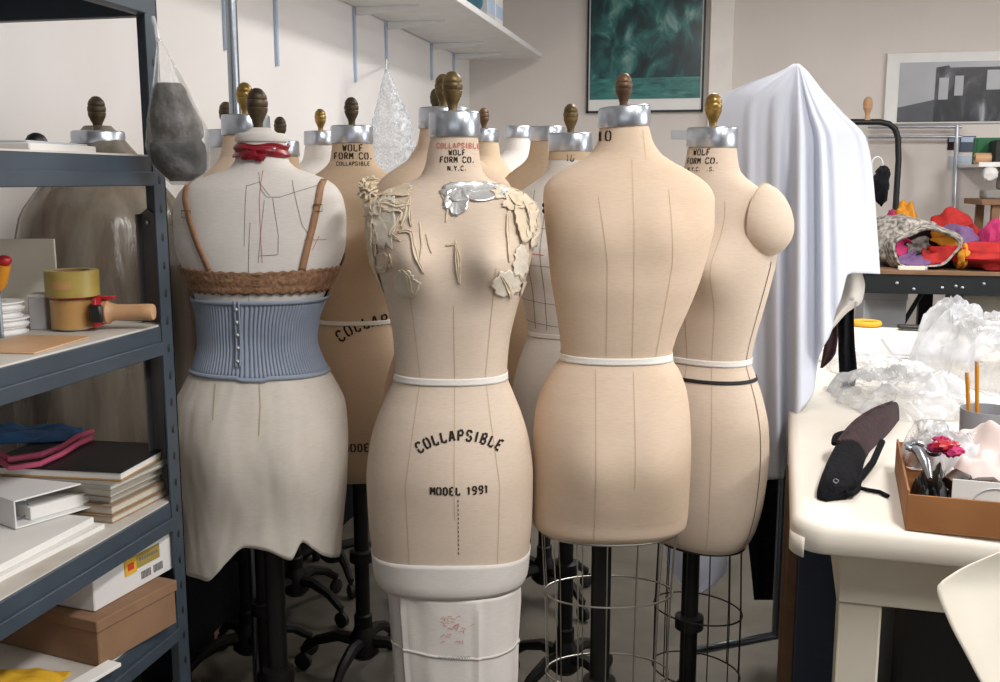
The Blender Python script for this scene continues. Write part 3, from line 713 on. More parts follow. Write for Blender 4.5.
# girdle
GD = thing('girdle', 'blue grey ribbed knit girdle round the waist of the left white dress form', 'girdle', P(260, 375, DB), YAW)
zg1 = P(0, 297, DB).z; zg0 = P(0, 369, DB).z
def rib(t, u): return .0065+.0016*math.sin(110*t)
def gtop(t): return zg1+.002*math.sin(2*t)
def gbot(t): return zg0-.002*math.cos(t)-(.004 if abs((t % (2*math.pi))-4.78) < .16 else 0)
obj('knit_panel', wmb(BB.band(gbot, gtop, rib, rows=14, n=660)), 'blue', GD, thick=.0015)
for zz, nm in ((zg1, 'top_edging'), (zg0, 'bottom_edging')):
    obj(nm, wmb(BB.band((lambda t, z=zz: z-.005 if z == zg1 else gbot(t)-.003), (lambda t, z=zz: z+.003 if z == zg1 else gbot(t)+.005), .009, rows=2)), 'blue', GD, thick=.0018)
pk = MB(); 
for px0 in (248, 252): ribbon(pk, [loc(BC, DB-.085, px0, 300), loc(BC, DB-.085, px0, 366)], .004, BB.front(.0105), .006)
obj('back_placket', wmb(pk), 'blue', GD, thick=.002)
for k in range(5):
    x, z = loc(BC, DB-.085, 250, 308+k*13); p = W0 @ BB.front(.0125)(x, z); obj('button', MB().blob(p, (.0032, .002, .0032), 0, n=10, m=6), 'white', GD)
# skirt
hem = pchip([175, 183, 196, 207, 216, 226, 243, 262, 284, 293, 302, 312, 325, 345], [570, 572, 575, 577, 570, 558, 543, 546, 556, 538, 545, 553, 557, 560])
zs1 = P(0, 366, DB).z
rowsS = [r for r in px_rows([(366,196,323,.092,.092),(380,188.5,332,.102,.102),(405,177,343,.116,.116),(440,174,346,.122,.122),(480,176,345,.120,.120),(520,182,341,.114,.114),(585,184,336,.108,.108)], DB, BC)]
BS = Body(rowsS, BB.bumps[:2]); lat0 = P(BC, 180, DB).dot(R3)
def hemz(t):
    p = BS.pt(BS.z0+.03, t); pxa = BC+(p.x)/DB*1000*.95
    if math.sin(t) < 0: return P(0, hem(pxa), DB-.09*abs(math.sin(t))).z
    return P(0, 552+8*math.sin(5*t), DB).z
def sfold(t, u): return .003+.0055*u*u*noise.noise(Vector((math.cos(t)*4, math.sin(t)*4, u*1.2)))+.0012*noise.noise(Vector((math.cos(t)*9, math.sin(t)*9, u*7)))
SK = thing('muslin_skirt', 'off-white muslin skirt with ragged hem on the left white dress form', 'skirt', P(260, 560, DB), YAW)
obj('skirt_cloth', wmb(BS.band(hemz, zs1, lambda t, u: sfold(t, 1-u), rows=40, n=240)), 'muslin', SK, thick=.0012)
dt = MB(); fS = BS.front(.0045)
for pl in ([(227,384),(228,418)], [(271,382),(274,405),(274,432)]): ribbon(dt, [loc(BC, DB-.1, px, y) for px, y in pl], .0025, fS)
obj('dart_seam', wmb(dt), 'seam', SK)

# ---------- turned form with arm stub, right ----------
DP = 2.3; PC = 711
def prow(y, hw, fd, bd): return (P(0, y, DP).z, -hw, hw, fd, bd)
rowsP = [prow(146,.053,.050,.050),prow(158,.056,.054,.054),prow(170,.062,.058,.06),prow(178,.078,.063,.07),prow(186,.105,.07,.08),prow(194,.132,.078,.088),prow(202,.150,.086,.094),prow(213,.161,.094,.098),prow(235,.163,.102,.102),prow(258,.158,.106,.104),prow(285,.145,.106,.102),prow(315,.128,.094,.092),prow(345,.112,.082,.082),prow(357,.109,.079,.08),prow(375,.122,.09,.092),prow(395,.138,.103,.106),prow(425,.152,.113,.12),prow(455,.155,.115,.122),prow(490,.15,.11,.118),prow(520,.136,.10,.106),prow(535,.120,.09,.095),prow(540,.11,.083,.088)]
zbp = P(0, 262, DP).z; zgp = P(0, 450, DP).z
bumpsP = [(-.072, zbp, .055, .062, .042, -1), (.072, zbp, .055, .062, .042, -1), (-.07, zgp, .065, .085, .022, 1), (.07, zgp, .065, .085, .022, 1)]
BP = Body(rowsP, bumpsP)
ROTP = YAW+math.radians(-42)
PR = thing('dress_form', 'beige dress form at right turned aside, with a rounded arm stub and black hip tape', 'dress form', floor_at(PC, DP), ROTP, 'studio dress forms')
pbody = obj('body', BP.mesh(), 'linen2', PR, world=False)
obj('neck_cap', neck_cap(BP, .040), 'zinc', PR, world=False); obj('cap_plate', cap_plate(BP, .040), 'greym', PR, world=False)
obj('finial', finial(BP.z1+.028, .92), 'gold', PR, world=False)
zw = P(0, 357, DP).z
obj('waist_tape', BP.band(zw-.007, zw+.007, .0016), 'tape', PR, world=False, thick=.001)
zk = P(0, 374, DP).z
obj('hip_tape', BP.band(zk-.004, zk+.004, .0018), 'blacktape', PR, world=False, thick=.001, label='narrow black style tape')
stand(PR, BP, BP.z0, .2, ox=-.02)
wire_cage(PR, BP, BP.z0+.002, [(.60, .95), (.42, 1.0), (.26, 1.0)], 0, 'wired', 12)
# arm stub: short rounded upper-arm end bulging from the armhole
zc = P(0, 218, DP).z
for side in (1,):
    rg = []
    for i in range(14):
        u = i/13; k = math.cos(u*math.pi/2)**.55; ring = []
        for j in range(40):
            a = 2*math.pi*j/40
            ring.append(Vector((side*(.135+.070*u**.9+.004*math.sin(a)*(1-u)), -.008+math.cos(a)*.069*max(k, .02), zc+math.sin(a)*.078*max(k, .02)-.02*u)))
        rg.append(ring)
    obj('arm_stub', MB().loft(rg), 'linen2', PR, world=False)
    rg = [Vector((side*.140, -.008+math.cos(2*math.pi*j/40)*.0665, zc+math.sin(2*math.pi*j/40)*.0785)) for j in range(40)]
    obj('stub_seam', MB().tube(rg, .0016, 6, True), 'seam', PR, world=False)
sm = MB()
def tline(pts, w, off=.0008):
    v = []; fine = []
    for (z0, t0), (z1, t1) in zip(pts, pts[1:]):
        n = 24; fine += [(z0+(z1-z0)*i/n, t0+(t1-t0)*i/n) for i in range(n)]
    fine.append(pts[-1])
    for z, t in fine: p = BP.pt(z, t-w/2/.11, off); q = BP.pt(z, t+w/2/.11, off); v += [p, q]
    return v, [(2*i, 2*i+1, 2*i+3, 2*i+2) for i in range(len(fine)-1)]
zz = lambda y: P(0, y, DP).z
sm.add(*tline([(zz(258), -.02), (zz(357), -.06), (zz(440), -.05), (zz(538), -.08)], .0022)); obj('side_seam', sm, 'brownl', PR, world=False)
sm = MB()
for t0 in (-1.05, -2.1, -1.571): sm.add(*tline([(zz(200), t0), (zz(357), t0), (zz(535), t0)], .0012))
obj('seam', sm, 'seam', PR, world=False)
t = MB(); fP = BP.front(.0012)
for tx, py, h in (('WOLF', 155, .013), ('FORM CO.', 163.5, .0125), ('N.Y.C. U.S.', 171, .0085)):
    lettering(t, tx, h, fP, .004, P(0, py, DP-.05).z)
obj('neck_lettering', t, 'ink', PR, world=False)

# ---------- the forms standing behind: one model, copied part by part ----------
z1p = BP.z1
def background_form():
    r = thing('dress_form', 'x', 'dress form', (0, 0, 0), 0, 'studio dress forms')
    zr = lambda y: P(0, y, DP).z
    obj('body', BP.mesh(64, 70), 'linen3', r, world=False)
    obj('neck_cap', neck_cap(BP, .042), 'zinc', r, world=False); obj('cap_plate', cap_plate(BP, .042), 'greym', r, world=False)
    obj('finial', finial(z1p+.030, .92), 'brassd', r, world=False)
    z = zr(357); obj('waist_tape', BP.band(z-.006, z+.006, .0016), 'tape', r, world=False, thick=.001)
    stand(r, BP, BP.z0+.05, .4, reach=.2)
    return r
src = background_form()
for o in list(src.children):        # shorter pole top is hidden in the body
    pass
def dup(root, loc_, rz, label, dz=0, sc=None, mats=None, drop=()):
    r = root.copy(); C.objects.link(r); r.location = loc_; r.rotation_euler = (0, 0, rz); r['label'] = label
    for ch in list(root.children):
        k = ch.name.split('.')[0]
        if k in drop: continue
        c = ch.copy(); C.objects.link(c); c.parent = r
        if k in ('body', 'neck_cap', 'cap_plate', 'finial', 'waist_tape'): c.location.z += dz
        if mats and k in mats: c.data = c.data.copy(); c.data.materials[0] = M[mats[k]]
        for g in list(ch.children):
            d = g.copy(); C.objects.link(d); d.parent = c
    return r
def capz(y, D): return P(0, y, D).z       # cap bottom wanted at pixel row y
specs = [ # px, D, cap-bottom row, yaw of the front, label, finial, body, drop
 (353, 2.75, 142, 5, 'beige stencilled dress form standing behind the left white dress form', 'brassd', 'linen3', ()),
 (444, 2.34, 127, 10, 'dress form hidden right behind the collapsible front form, its finial doubled behind', 'brass', 'linen', ()),
 (437, 3.2, 127, 80, 'dress form behind the front form, its sloping neck showing left of the zinc cap', 'brassd', 'linen', ()),
 (484, 3.7, 141, 60, 'dress form behind the front form, its neck showing right of the zinc cap', 'copper', 'linen3', ()),
 (518, 4.1, 137, 20, 'white dress form far back without finial, behind the torn muslin shoulder', None, 'linenw', ('finial',)),
 (547, 3.3, 140, -30, 'beige dress form without finial, its neck leaning beside the white far one', None, 'linen3', ('finial',)),
 (570, 2.66, 150, -20, 'marked white dress form between the front form and the back-view form', 'brass', 'linenw', ()),
 (229, 2.78, 146, 60, 'pale dress form with small dark finial, left of the steel pole', 'brassd', 'linenw', ()),
 (248, 2.4, 134, 70, 'dress form with bright gold finial, right of the steel pole', 'gold', 'linen', ()),
 (282, 3.2, 155, -10, 'dress form with small dark finial, right of the red ribbon', 'brassd', 'linen3', ()),
 (322, 3.5, 144, 50, 'far white dress form with small gold finial near the left wall', 'gold', 'linenw', ()),
]
FR = {}
for i, (px, D, yr, ang, lab, fin, bm_, drop) in enumerate(specs):
    mats = {'body': bm_}
    if fin: mats['finial'] = fin
    FR[px] = dup(src, floor_at(px, D), YAW+math.radians(ang), lab, capz(yr, D)-z1p, mats=mats, drop=drop)
# far left form, wrapped in film
FA = dup(src, floor_at(101, 2.25), YAW+.3, 'beige dress form under a clear film cover beyond the blue shelving', capz(151, 2.25)-z1p, mats={'body': 'linen3', 'finial': 'brassd'})
for ch in list(src.children):
    for g in list(ch.children): bpy.data.objects.remove(g)
    bpy.data.objects.remove(ch)
bpy.data.objects.remove(src)
# lettering and labels on two of them
G_ = FR[353]; dzG = capz(142, 2.75)-z1p
t = MB()
def up(f, dz): return lambda x, z: f(x, z-dz)+Vector((0, 0, dz))
fG = up(BP.front(.0012), dzG)
for tx, py, h in (('WOLF', 151, .017), ('FORM CO.', 159, .0165), ('COLLAPSIBLE', 165.5, .010)): lettering(t, tx, h, fG, .004, P(0, py, 2.69).z)
obj('neck_lettering', t, 'ink', G_, world=False)
t = MB(); lettering(t, 'COLLAPSIBLE', .028, fG, .075, P(0, 328, 2.64).z, .17); obj('stencil_lettering', t, 'ink', G_, world=False); t = MB(); lettering(t, 'MODEL', .022, fG, .008, P(0, 452, 2.64).z)
obj('stencil_lettering', t, 'ink', G_, world=False)
N_ = FR[570]; dzN = capz(150, 2.66)-z1p
t = MB(); fN = up(BP.front(.0012), dzN)
lettering(t, '16', .016, fN, .015, P(0, 161, 2.6).z); obj('size_number', t, 'ink', N_, world=False)
zn = BP.z1-.055
obj('neck_band', MB().add([v+Vector((0, 0, dzN)) for v in BP.band(BP.z1-.026, BP.z1-.001, .0012).v], BP.band(BP.z1-.026, BP.z1-.001, .0012).f), 'linen3', N_, world=False, label='bare beige linen neck')
t = MB()
for k, y in enumerate((225, 262, 300, 322)): ribbon(t, [(-.12, P(0, y, 2.6).z), (.02, P(0, y+5, 2.6).z)], .0012, fN)
for xx in (-.075, -.04): ribbon(t, [(xx, P(0, 190, 2.6).z), (xx+.004, P(0, 330, 2.6).z)], .0014, fN)
obj('pencil_mark', t, 'pencil', N_, world=False)
t = MB(); ribbon(t, [(-.09, P(0, 250, 2.6).z), (-.03, P(0, 254, 2.6).z)], .002, fN); obj('red_mark', t, 'inkr', N_, world=False)
# film over the far left form
rows_f = []
fa = floor_at(101, 2.25); film = MB(); rings = []
zf = P(0, 126, 2.25).z
for i in range(44):
    u = i/43; z = zf-.86*u
    w = .03+.10*min(1, u*4.5)**.9+.085*min(1, u*2.6)+.01*u; ring = []
    for k in range(72):
        a = 2*math.pi*k/72; q = 1+.10*u**.3*noise.noise(Vector((math.cos(a)*2.4, math.sin(a)*2.4, u*1.1)))+.06*min(1, u*4)*noise.noise(Vector((math.cos(a)*7, math.sin(a)*7, u*2.5)))
        ring.append(fa+Vector((math.cos(a)*w*q, math.sin(a)*w*q*.86, z)))
    rings.append(ring)
film.loft(rings[::-1], cap=(False, True))
solo('dust_cover', film, 'film', 'clear plastic dust cover draped over the form beyond the blue shelving', 'plastic cover')

# ---------- dark fillers added for the gloom low behind the stands ----------
for i, (y0, y1, h, m, lab) in enumerate(((1.75, 3.05, .62, 'board1', 'near added black board darkening the left wall low beside the shelving'), (3.1, 4.5, .66, 'board1', 'far added black board darkening the left wall low behind the stands'))):
    bd_ = thing('filler_board', lab, 'board', (XW+.05, (y0+y1)/2, 0))  # board added only to darken the lower wall
    obj('board_face', MB().prism([(XW+.062, .001), (XW+.076, .001), (XW+.032, h), (XW+.018, h)], y1-y0, Matrix.Translation((0, y0, 0))), 'blackfab', bd_, smooth=False)
    if i == 0:
        q = PX(219, 632, XW+.075); obj('pale_sticker', MB().prism([(XW+.0745-.0703*(q.z-.012), q.z-.012), (XW+.0775-.0703*(q.z-.012), q.z-.012), (XW+.0775-.0703*(q.z+.012), q.z+.012), (XW+.0745-.0703*(q.z+.012), q.z+.012)], .06, Matrix.Translation((0, q.y-.03, 0))), 'cardd', bd_, smooth=False)
bl = thing('filler_chest', 'long added black chest darkening the foot of the back wall behind the forms', 'chest', (-.55, YB-.3, 0))  # added dark block standing in for deep shade at the back
obj('chest_body', MB().box((-1.5, YB-.5, .001), (.33, YB-.08, .52), .015), 'blackfab', bl); obj('chest_lid', MB().box((-1.52, YB-.52, .521), (.35, YB-.07, .60), .02), 'blackfab', bl)
# ---------- steel pole ----------
pp = floor_at(238, 2.6)
PO = thing('steel_pole', 'upright steel pole rising behind the left white dress form', 'pole', pp)
obj('pole_tube', MB().tube([pp+Vector((0, 0, .02)), pp+Vector((0, 0, 2.3))], .0145, 16), 'steel', PO)
obj('pole_foot', MB().lathe([(.0, 0), (.06, 0), (.06, .008), (.02, .02), (.016, .05)], 24, Matrix.Translation(pp)), 'steel', PO)
obj('pole_collar', MB().lathe([(.0145, 0), (.019, .003), (.019, .025), (.0145, .028)], 16, Matrix.Translation(pp+Vector((0, 0, 1.51)))), 'steel', PO)

# ================= blue shelving unit =================
SXF = -.967; SXB = -1.40; SYF = 1.63; SYN = .15
SU = thing('shelving_unit', 'blue grey steel shelving unit with particle boards at the left edge', 'shelves', ((SXF+SXB)/2, (SYF+SYN)/2, 0))
def lpost(x, y, sx, syy):
    m = MB(); w = .038; th = .003
    m.box((x, y, 0), (x+sx*w, y+syy*th, 2.1)); m.box((x, y, 0), (x+sx*th, y+syy*w, 2.1)); return m
for x, y, sx, syy in ((SXF, SYF, -1, -1), (SXB, SYF, 1, -1), (SXF, SYN, -1, 1), (SXB, SYN, 1, 1)):
    p = obj('post', lpost(x, y, sx, syy), 'shelf', SU, smooth=False)
    if x == SXF and y == SYF:
        for k in range(26): obj('slot_hole', MB().blob((x+.0005, y-.019, .40+k*.05), (.0012, .004, .008), 0, n=8, m=6), 'black', p)
levels = [1.728, 1.44, 1.142, .815, .60, .15]
for z in levels:
    bm = MB()
    for (x0, y0, x1, y1) in ((SXF-.002, SYN, SXF-.022, SYF), (SXB, SYN, SXB+.02, SYF), (SXB, SYF-.022, SXF-.002, SYF-.002), (SXB, SYN, SXF, SYN+.02)):
        bm.box((x0, y0, z), (x1, y1, z+.05), .002)
        # stepped lip
    bm.box((SXF-.002, SYN, z), (SXF+.006, SYF-.04, z+.024), .002)
    obj('shelf_beam', bm, 'shelf', SU, smooth=False)
    obj('shelf_board', MB().box((SXB+.004, SYN+.004, z+.040), (SXF-.006, SYF-.004, z+.053)), 'board' if z < 1.6 else 'board_shaded', SU, smooth=False)
q0 = PY(141, 212, SYF-.006); q1 = PY(157, 212, SYF-.006); q2 = PY(150, 440, SYF-.006)
br = MB(); br.prism([(q0.x, 1.02), (q0.x+.026, 1.02), (q0.x+.026, 1.39), (q0.x+.013, 1.40), (q0.x, 1.39)], .003, Matrix.Translation((0, SYF-.008, 0)))
br.box((q0.x-.001, SYF-.024, .86), (q0.x+.002, SYF-.008, 1.39)); br.box((q0.x-.001, SYF-.008, .86), (q0.x+.025, SYF-.006, 1.02))
obj('side_brace', br, 'greym', SU, smooth=False, label='grey perforated steel strip')
obj('brace_screw', MB().blob((q0.x+.013, SYF-.010, 1.375), (.005, .003, .005), 0, n=10, m=6), 'zinc', SU)
T1, T2, T3, T4 = 1.493, 1.195, .868, .653
def rbox(mb, c, sx, syy, z0, z1, rz=0, bev=.002):
    mb.box((-sx/2, -syy/2, z0), (sx/2, syy/2, z1), bev, TR((c[0], c[1], 0), rz)); return mb
# shelf 1: papers, dome, cable
p = PZ(14, 152, T1+.0) if False else None
PS = thing('paper_stack', 'low white stack of paper on the top visible blue shelf', 'papers', (-1.14, 1.50, T1))
obj('sheets', rbox(MB(), (-1.16, 1.46), .22, .2, T1, T1+.014, .1), 'paper', PS)
obj('cover_sheet', rbox(MB(), (-1.165, 1.463), .2, .2, T1+.0142, T1+.018, .15), 'greyp', PS)
q = P(37, 150, 1.72)
DM = thing('desk_lamp_head', 'small black and white dome on the top visible blue shelf', 'dome', (q.x, q.y, T1))
obj('dome_base', MB().lathe([(0, 0), (.017, 0), (.018, .016), (.016, .018)], 20, Matrix.Translation((q.x, q.y, T1))), 'greyp', DM)
obj('dome_cap', MB().lathe([(.018, .0165), (.017, .024), (.013, .031), (.006, .035), (0, .036)], 20, Matrix.Translation((q.x, q.y, T1))), 'black', DM)
cb = P(60, 150, 1.74)
solo('cable', MB().tube([(cb.x-.03, cb.y, T1+.004), (cb.x, cb.y+.01, T1+.004), (cb.x+.02, cb.y-.01, T1+.004), (cb.x+.05, cb.y, T1+.004)], .0035, 8), 'greyp', 'short grey cable lying beside the small dome on the shelf', 'cable')
# shelf 2
def at2(px, py): return PZ(px, py, T2)
q = at2(67, 331); 
TG = thing('tape_dispenser', 'red hand tape dispenser with brown tape and wooden handle on the shelf', 'tape dispenser', q)
rC = Vector((q.x-.005, q.y, T2+.032))
# roll with upright axis, seen edge-on
def rollz(mb, c, r, h, ri): return mb.lathe([(ri, 0), (r, 0), (r, h), (ri, h), (ri, 0)], 40, Matrix.Translation(c))
r1 = .036
obj('tape_roll', rollz(MB(), Vector((q.x, q.y+.02, T2+.004)), r1, .050, .026), 'amber', TG)
obj('roll_hub', MB().lathe([(0, 0), (.025, 0), (.025, .052), (0, .052)], 24, Matrix.Translation((q.x, q.y+.02, T2+.001))), 'white', TG)
fm = MB(); fm.box((-.02, -.008, .054), (.075, .008, .058), .001, TR((q.x, q.y+.02, T2), YAW)); fm.box((.045, -.03, .008), (.052, .03, .056), .001, TR((q.x, q.y+.02, T2), YAW)); fm.lathe([(0, .0545), (.034, .0545), (.034, .058), (0, .058)], 30, Matrix.Translation((q.x, q.y+.02, T2)))
obj('frame', fm, 'redm', TG)
obj('tension_knob', MB().box((.040, -.034, .016), (.062, -.022, .046), .004, TR((q.x, q.y+.02, T2), YAW)), 'black', TG)
hd = MB(); o_ = TR((q.x, q.y+.02, T2+.03), YAW) @ rot('Y', 90)
hd.lathe([(0, .052), (.020, .053), (.021, .062), (.0165, .066), (.014, .075), (.0135, .1), (.0145, .122), (.0145, .136), (.013, .139), (0, .14)], 20, o_); obj('handle', hd, 'wood', TG)
q2 = Vector((q.x+.002, q.y+.02, T2+.059))
MR = thing('masking_tape', 'yellow masking tape roll resting on the red tape dispenser', 'tape roll', q2)
obj('tape_wound', rollz(MB(), q2, .044, .044, .030), 'olive', MR)
obj('tape_core', rollz(MB(), q2+Vector((0, 0, .001)), .030, .042, .028), 'cardd', MR)
lb = MB()
for i in range(9):
    a0 = -math.pi/2+YAW-.35+i*.08; a1 = a0+.08
    lb.add([q2+Vector((math.cos(a)*.0444, math.sin(a)*.0444, z)) for z in (.014, .028) for a in (a0, a1)], [(0, 1, 3, 2)])
obj('printed_band', lb, 'amber', MR)
for i in range(4):
    pc = thing('white_reel', ['white flat reel at the bottom of the shelf edge stack', 'white flat reel second from the bottom of the shelf edge stack', 'white flat reel third from the bottom of the shelf edge stack', 'white flat reel on top of the shelf edge stack'][i], 'reel', (-1.1, 1.33, T2+.0135*i), 0, 'stack of white reels')
    c0 = Vector((PZ(8, 333, T2).x-.02+.003*(i % 2), PZ(8, 333, T2).y, T2+.0135*i)); pc.location = c0
    k = .048-.006*(i > 1)
    obj('reel_disc', MB().lathe([(.015, 0), (k, 0), (k+.001, .002), (k-.004, .004), (k-.004, .009), (k+.001, .011), (k, .013), (.015, .013), (.015, 0)], 36, Matrix.Translation(c0)), 'white', pc)
    obj('reel_hub', MB().lathe([(0, .001), (.015, .001), (.015, .0125), (0, .0125)], 16, Matrix.Translation(c0)), 'greyp', pc)
cs = P(25, 300, 1.83)
CS = MB().box((-.075, -.003, T2), (.075, .003, T2+.15), .001, TR((cs.x, cs.y-.02, 0), YAW) @ rot('Y', 0))
solo('cardboard_sheet', CS, 'cream', 'cream card standing behind the tape rolls on the shelf', 'card')
gb = P(40, 300, 1.72); gbx = thing('small_box', 'small grey box beside the yellow tape roll', 'box', (gb.x, gb.y, T2))
obj('box_body', rbox(MB(), gb, .03, .03, T2, T2+.055, YAW), 'greyp', gbx); obj('box_lid', rbox(MB(), gb, .032, .032, T2+.0552, T2+.062, YAW), 'bw', gbx)
fl = PZ(28, 345, T2); solo('wood_veneer', rbox(MB(), (fl.x-.0, fl.y), .12, .16, T2, T2+.003, .1), 'wood', 'thin tan wood veneer lying flat on the shelf beneath the reels', 'veneer')
# screwdriver standing in jar at the very left edge
sv = PZ(0, 345, T2); sv = Vector((sv.x-.045, sv.y+.06, T2))
SV = thing('screwdriver', 'screwdriver with orange and red handle at the left edge of the shelf', 'screwdriver', sv)
obj('shaft', MB().tube([sv+Vector((0, 0, 0)), sv+Vector((.0, 0, .085))], .004, 8), 'steel', SV)
obj('grip', MB().tube([sv+Vector((.0, 0, .08)), sv+Vector((.004, 0, .09)), sv+Vector((.014, 0, .12))], .01, 12, rs=[.007, .011, .012]), 'orange', SV); obj('grip_end', MB().blob(sv+Vector((.016, 0, .127)), (.012, .012, .009), 0), 'redm', SV)
# shelf 3: books, folders, binder, cloths
nc = PZ(113, 524, T3); ec = PZ(179, 490, T3); wc = PZ(75, 520, T3)
dv = (ec-nc); dv.z = 0; L_ = dv.length; ang = math.atan2(dv.y, dv.x)-math.pi/2
z = T3
bks = [(.013, 'bookt', 0, .2, L_, 'tan paperback at the bottom of the book pile on the shelf'), (.016, 'bookt', .004, .2, L_*.98, 'tan book second from the bottom of the book pile'), (.012, 'book', .012, .19, L_, 'grey book in the middle of the pile, above the tan ones'), (.018, 'book', .006, .185, L_*1.02, 'thick grey book in the pile beneath the black folder'), (.010, 'book', -.006, .19, L_*1.0, 'thin grey booklet next below the black folder')]
for h, m, sh, w, l, lab in bks:
    mt = TR(nc, ang) @ Matrix.Translation((-sh, sh*1.2, 0)); mt.translation.z = 0
    B = thing('book', lab, 'book', nc+Vector((-.08, .08, 0)), 0, 'books piled on the shelf'); B.location.z = z
    cv = MB(); cv.box((-w, 0, z), (0, l, z+.0018), .0005, mt); cv.box((-w, 0, z+h-.0018), (0, l, z+h), .0005, mt); cv.box((-w, 0, z), (-w+.002, l, z+h), .0005, mt)
    obj('cover', cv, m, B, smooth=False); obj('pages', MB().box((-w+.002, .003, z+.0018), (-.003, l-.003, z+h-.0018), 0, mt), 'pages', B, smooth=False)
    z += h+.0005
FO = thing('folder', 'black clear-covered folder on top of the book pile', 'folder', nc+Vector((-.1, .05, 0))); FO.location.z = z
mt = TR(nc, ang+.12) @ Matrix.Translation((.012, .015, 0)); mt.translation.z = 0
obj('folder_cover', MB().box((-.27, 0, z+.014), (0, L_*.95, z+.017), .0005, mt), 'black', FO, smooth=False)
obj('folder_pages', MB().box((-.265, .002, z+.003), (-.002, L_*.95-.002, z+.0138), 0, mt), 'paper', FO, smooth=False); obj('folder_back', MB().box((-.27, 0, z), (0, L_*.95, z+.0028), .0005, mt), 'amber', FO, smooth=False)
zfold = z+.0175
# binder
bn = PZ(18, 535, T3+.012); BI = thing('ring_binder', 'white ring binder lying on the papers at the left shelf edge', 'binder', bn)
mt = TR(bn, ang-.35); mt.translation.z = 0; zb_ = T3+.022
cv = MB(); cv.box((-.24, 0, zb_), (0, .20, zb_+.003), .001, mt); cv.box((-.24, 0, zb_+.045), (0, .20, zb_+.048), .001, mt); cv.box((-.24, -.003, zb_), (0, 0, zb_+.048), .001, mt)
obj('binder_cover', cv, 'white', BI, smooth=False); obj('binder_pages', MB().box((-.235, .03, zb_+.0035), (-.012, .19, zb_+.025), .001, mt), 'paper', BI, smooth=False)
rg = MB()
for k in range(3): rg.tube([mt @ Vector((-.03-.08*k+.0*i, .022+.015*math.cos(i*math.pi/8), zb_+.022+.016*math.sin(i*math.pi/8))) for i in range(16)], .0016, 6, True)
obj('ring', rg, 'steel', BI)
sp_ = PZ(60, 545, T3); PP = thing('paper_stack', 'loose white papers under the ring binder at the shelf edge', 'papers', (sp_.x-.1, sp_.y, T3))
mt = TR(PZ(45, 562, T3), ang); mt.translation.z = 0
obj('sheets', MB().box((-.25, -.1, T3), (-.008, .155, T3+.008), .001, mt), 'paper', PP, smooth=False); obj('loose_sheet', MB().box((-.24, -.09, T3+.0085), (-.02, .15, T3+.0205), .001, mt @ Matrix.Rotation(.03, 4, 'Z')), 'paper', PP, smooth=False)
def cloth_heap(c, sx, syy, h, seed, rz=0, fr=9, n=40):
    o = MB(); Tm = TR(c, rz)
    def fn(u, v):
        x, y = (u-.5)*2, (v-.5)*2; e = max(0, 1-(abs(x)**2.6+abs(y)**2.6))
        q = noise.noise(Vector((x*fr*.25+seed, y*fr*.25, seed*2)))+.5*noise.noise(Vector((x*fr*.6, y*fr*.6+seed, 1)))
        k = 1+.18*noise.noise(Vector((math.atan2(y, x)*1.5, seed, 0)))
        return Tm @ Vector((x*sx*k/2, y*syy*k/2, max(.0015, h*e**.6*(.65+.5*q))))
    o.grid(fn, n, n); return o
c = Vector((-1.28, 1.42, zfold)) 
c = PZ(18, 443, zfold); c.z = zfold+.001
solo('blue_cloth', cloth_heap(c+Vector((-.02, .03, 0)), .22, .10, .028, 3, .5), 'bluec', 'bunched blue nylon cloth lying on the black folder', 'cloth', thick=.002)
pk = MB(); pts = [(-.03, 455), (10, 462), (40, 458), (62, 448), (78, 438), (92, 432)]
pk.tube([Vector((PZ(px, py, zfold+.004).x, PZ(px, py, zfold+.004).y, zfold+.006+.003*math.sin(px*.2))) for px, py in pts], .006, 8)
pk.tube([Vector((PZ(px, py+7, zfold+.004).x, PZ(px, py+7, zfold+.004).y, zfold+.006)) for px, py in pts], .005, 8)
solo('pink_tape', pk, 'pink', 'twisted pink tape across the black folder in front of the blue cloth', 'tape')
# shelf 4: cardboard box, white carton, papers, yellow envelope
nb = PZ(100, 668, T4); fb = PZ(177, 623, T4); dv = fb-nb; ang4 = math.atan2(dv.y, dv.x)-math.pi/2; L4 = dv.length
mt = TR(nb, ang4); mt.translation.z = 0
CB = thing('cardboard_box', 'flat brown cardboard box on the lowest visible shelf under the white carton', 'box', nb)
obj('box_body', MB().box((-.33, 0, T4+.001), (0, L4, T4+.062), .002, mt), 'cardd', CB, smooth=False); obj('box_lid', MB().box((-.333, -.003, T4+.0625), (.003, L4+.003, T4+.082), .002, mt), 'cardd', CB, smooth=False)
zc_ = T4+.083; nb2 = PZ(95, 612, zc_); fb2 = PZ(175, 567, zc_); dv = fb2-nb2; a5 = math.atan2(dv.y, dv.x)-math.pi/2; L5 = dv.length
mt = TR(nb2, a5); mt.translation.z = 0; zt5 = .812
WC = thing('carton', 'white carton with yellow label on the brown cardboard box', 'box', nb2)
obj('carton_body', MB().box((-.32, 0, zc_), (0, L5, zt5), .002, mt), 'bw', WC, smooth=False)
obj('yellow_label', MB().box((-.001, L5*.42, zc_+.036), (.0012, L5*.80, zc_+.062), 0, mt), 'olive', WC, smooth=False)
obj('label_panel', MB().box((-.001, L5*.36, zc_+.032), (.0018, L5*.50, zc_+.060), 0, mt), 'yellow', WC, smooth=False)
lg = MB(); lg.box((.0, L5*.39, zc_+.040), (.0026, L5*.47, zc_+.052), .001, mt); obj('red_mark', lg, 'redp', WC, smooth=False)
bc = MB()
for k in range(14): bc.box((0, L5*(.56+.018*k+(.03 if k > 6 else 0)), zc_+.012), (.0015, L5*(.566+.018*k+(.03 if k > 6 else 0)), zc_+.026), 0, mt)
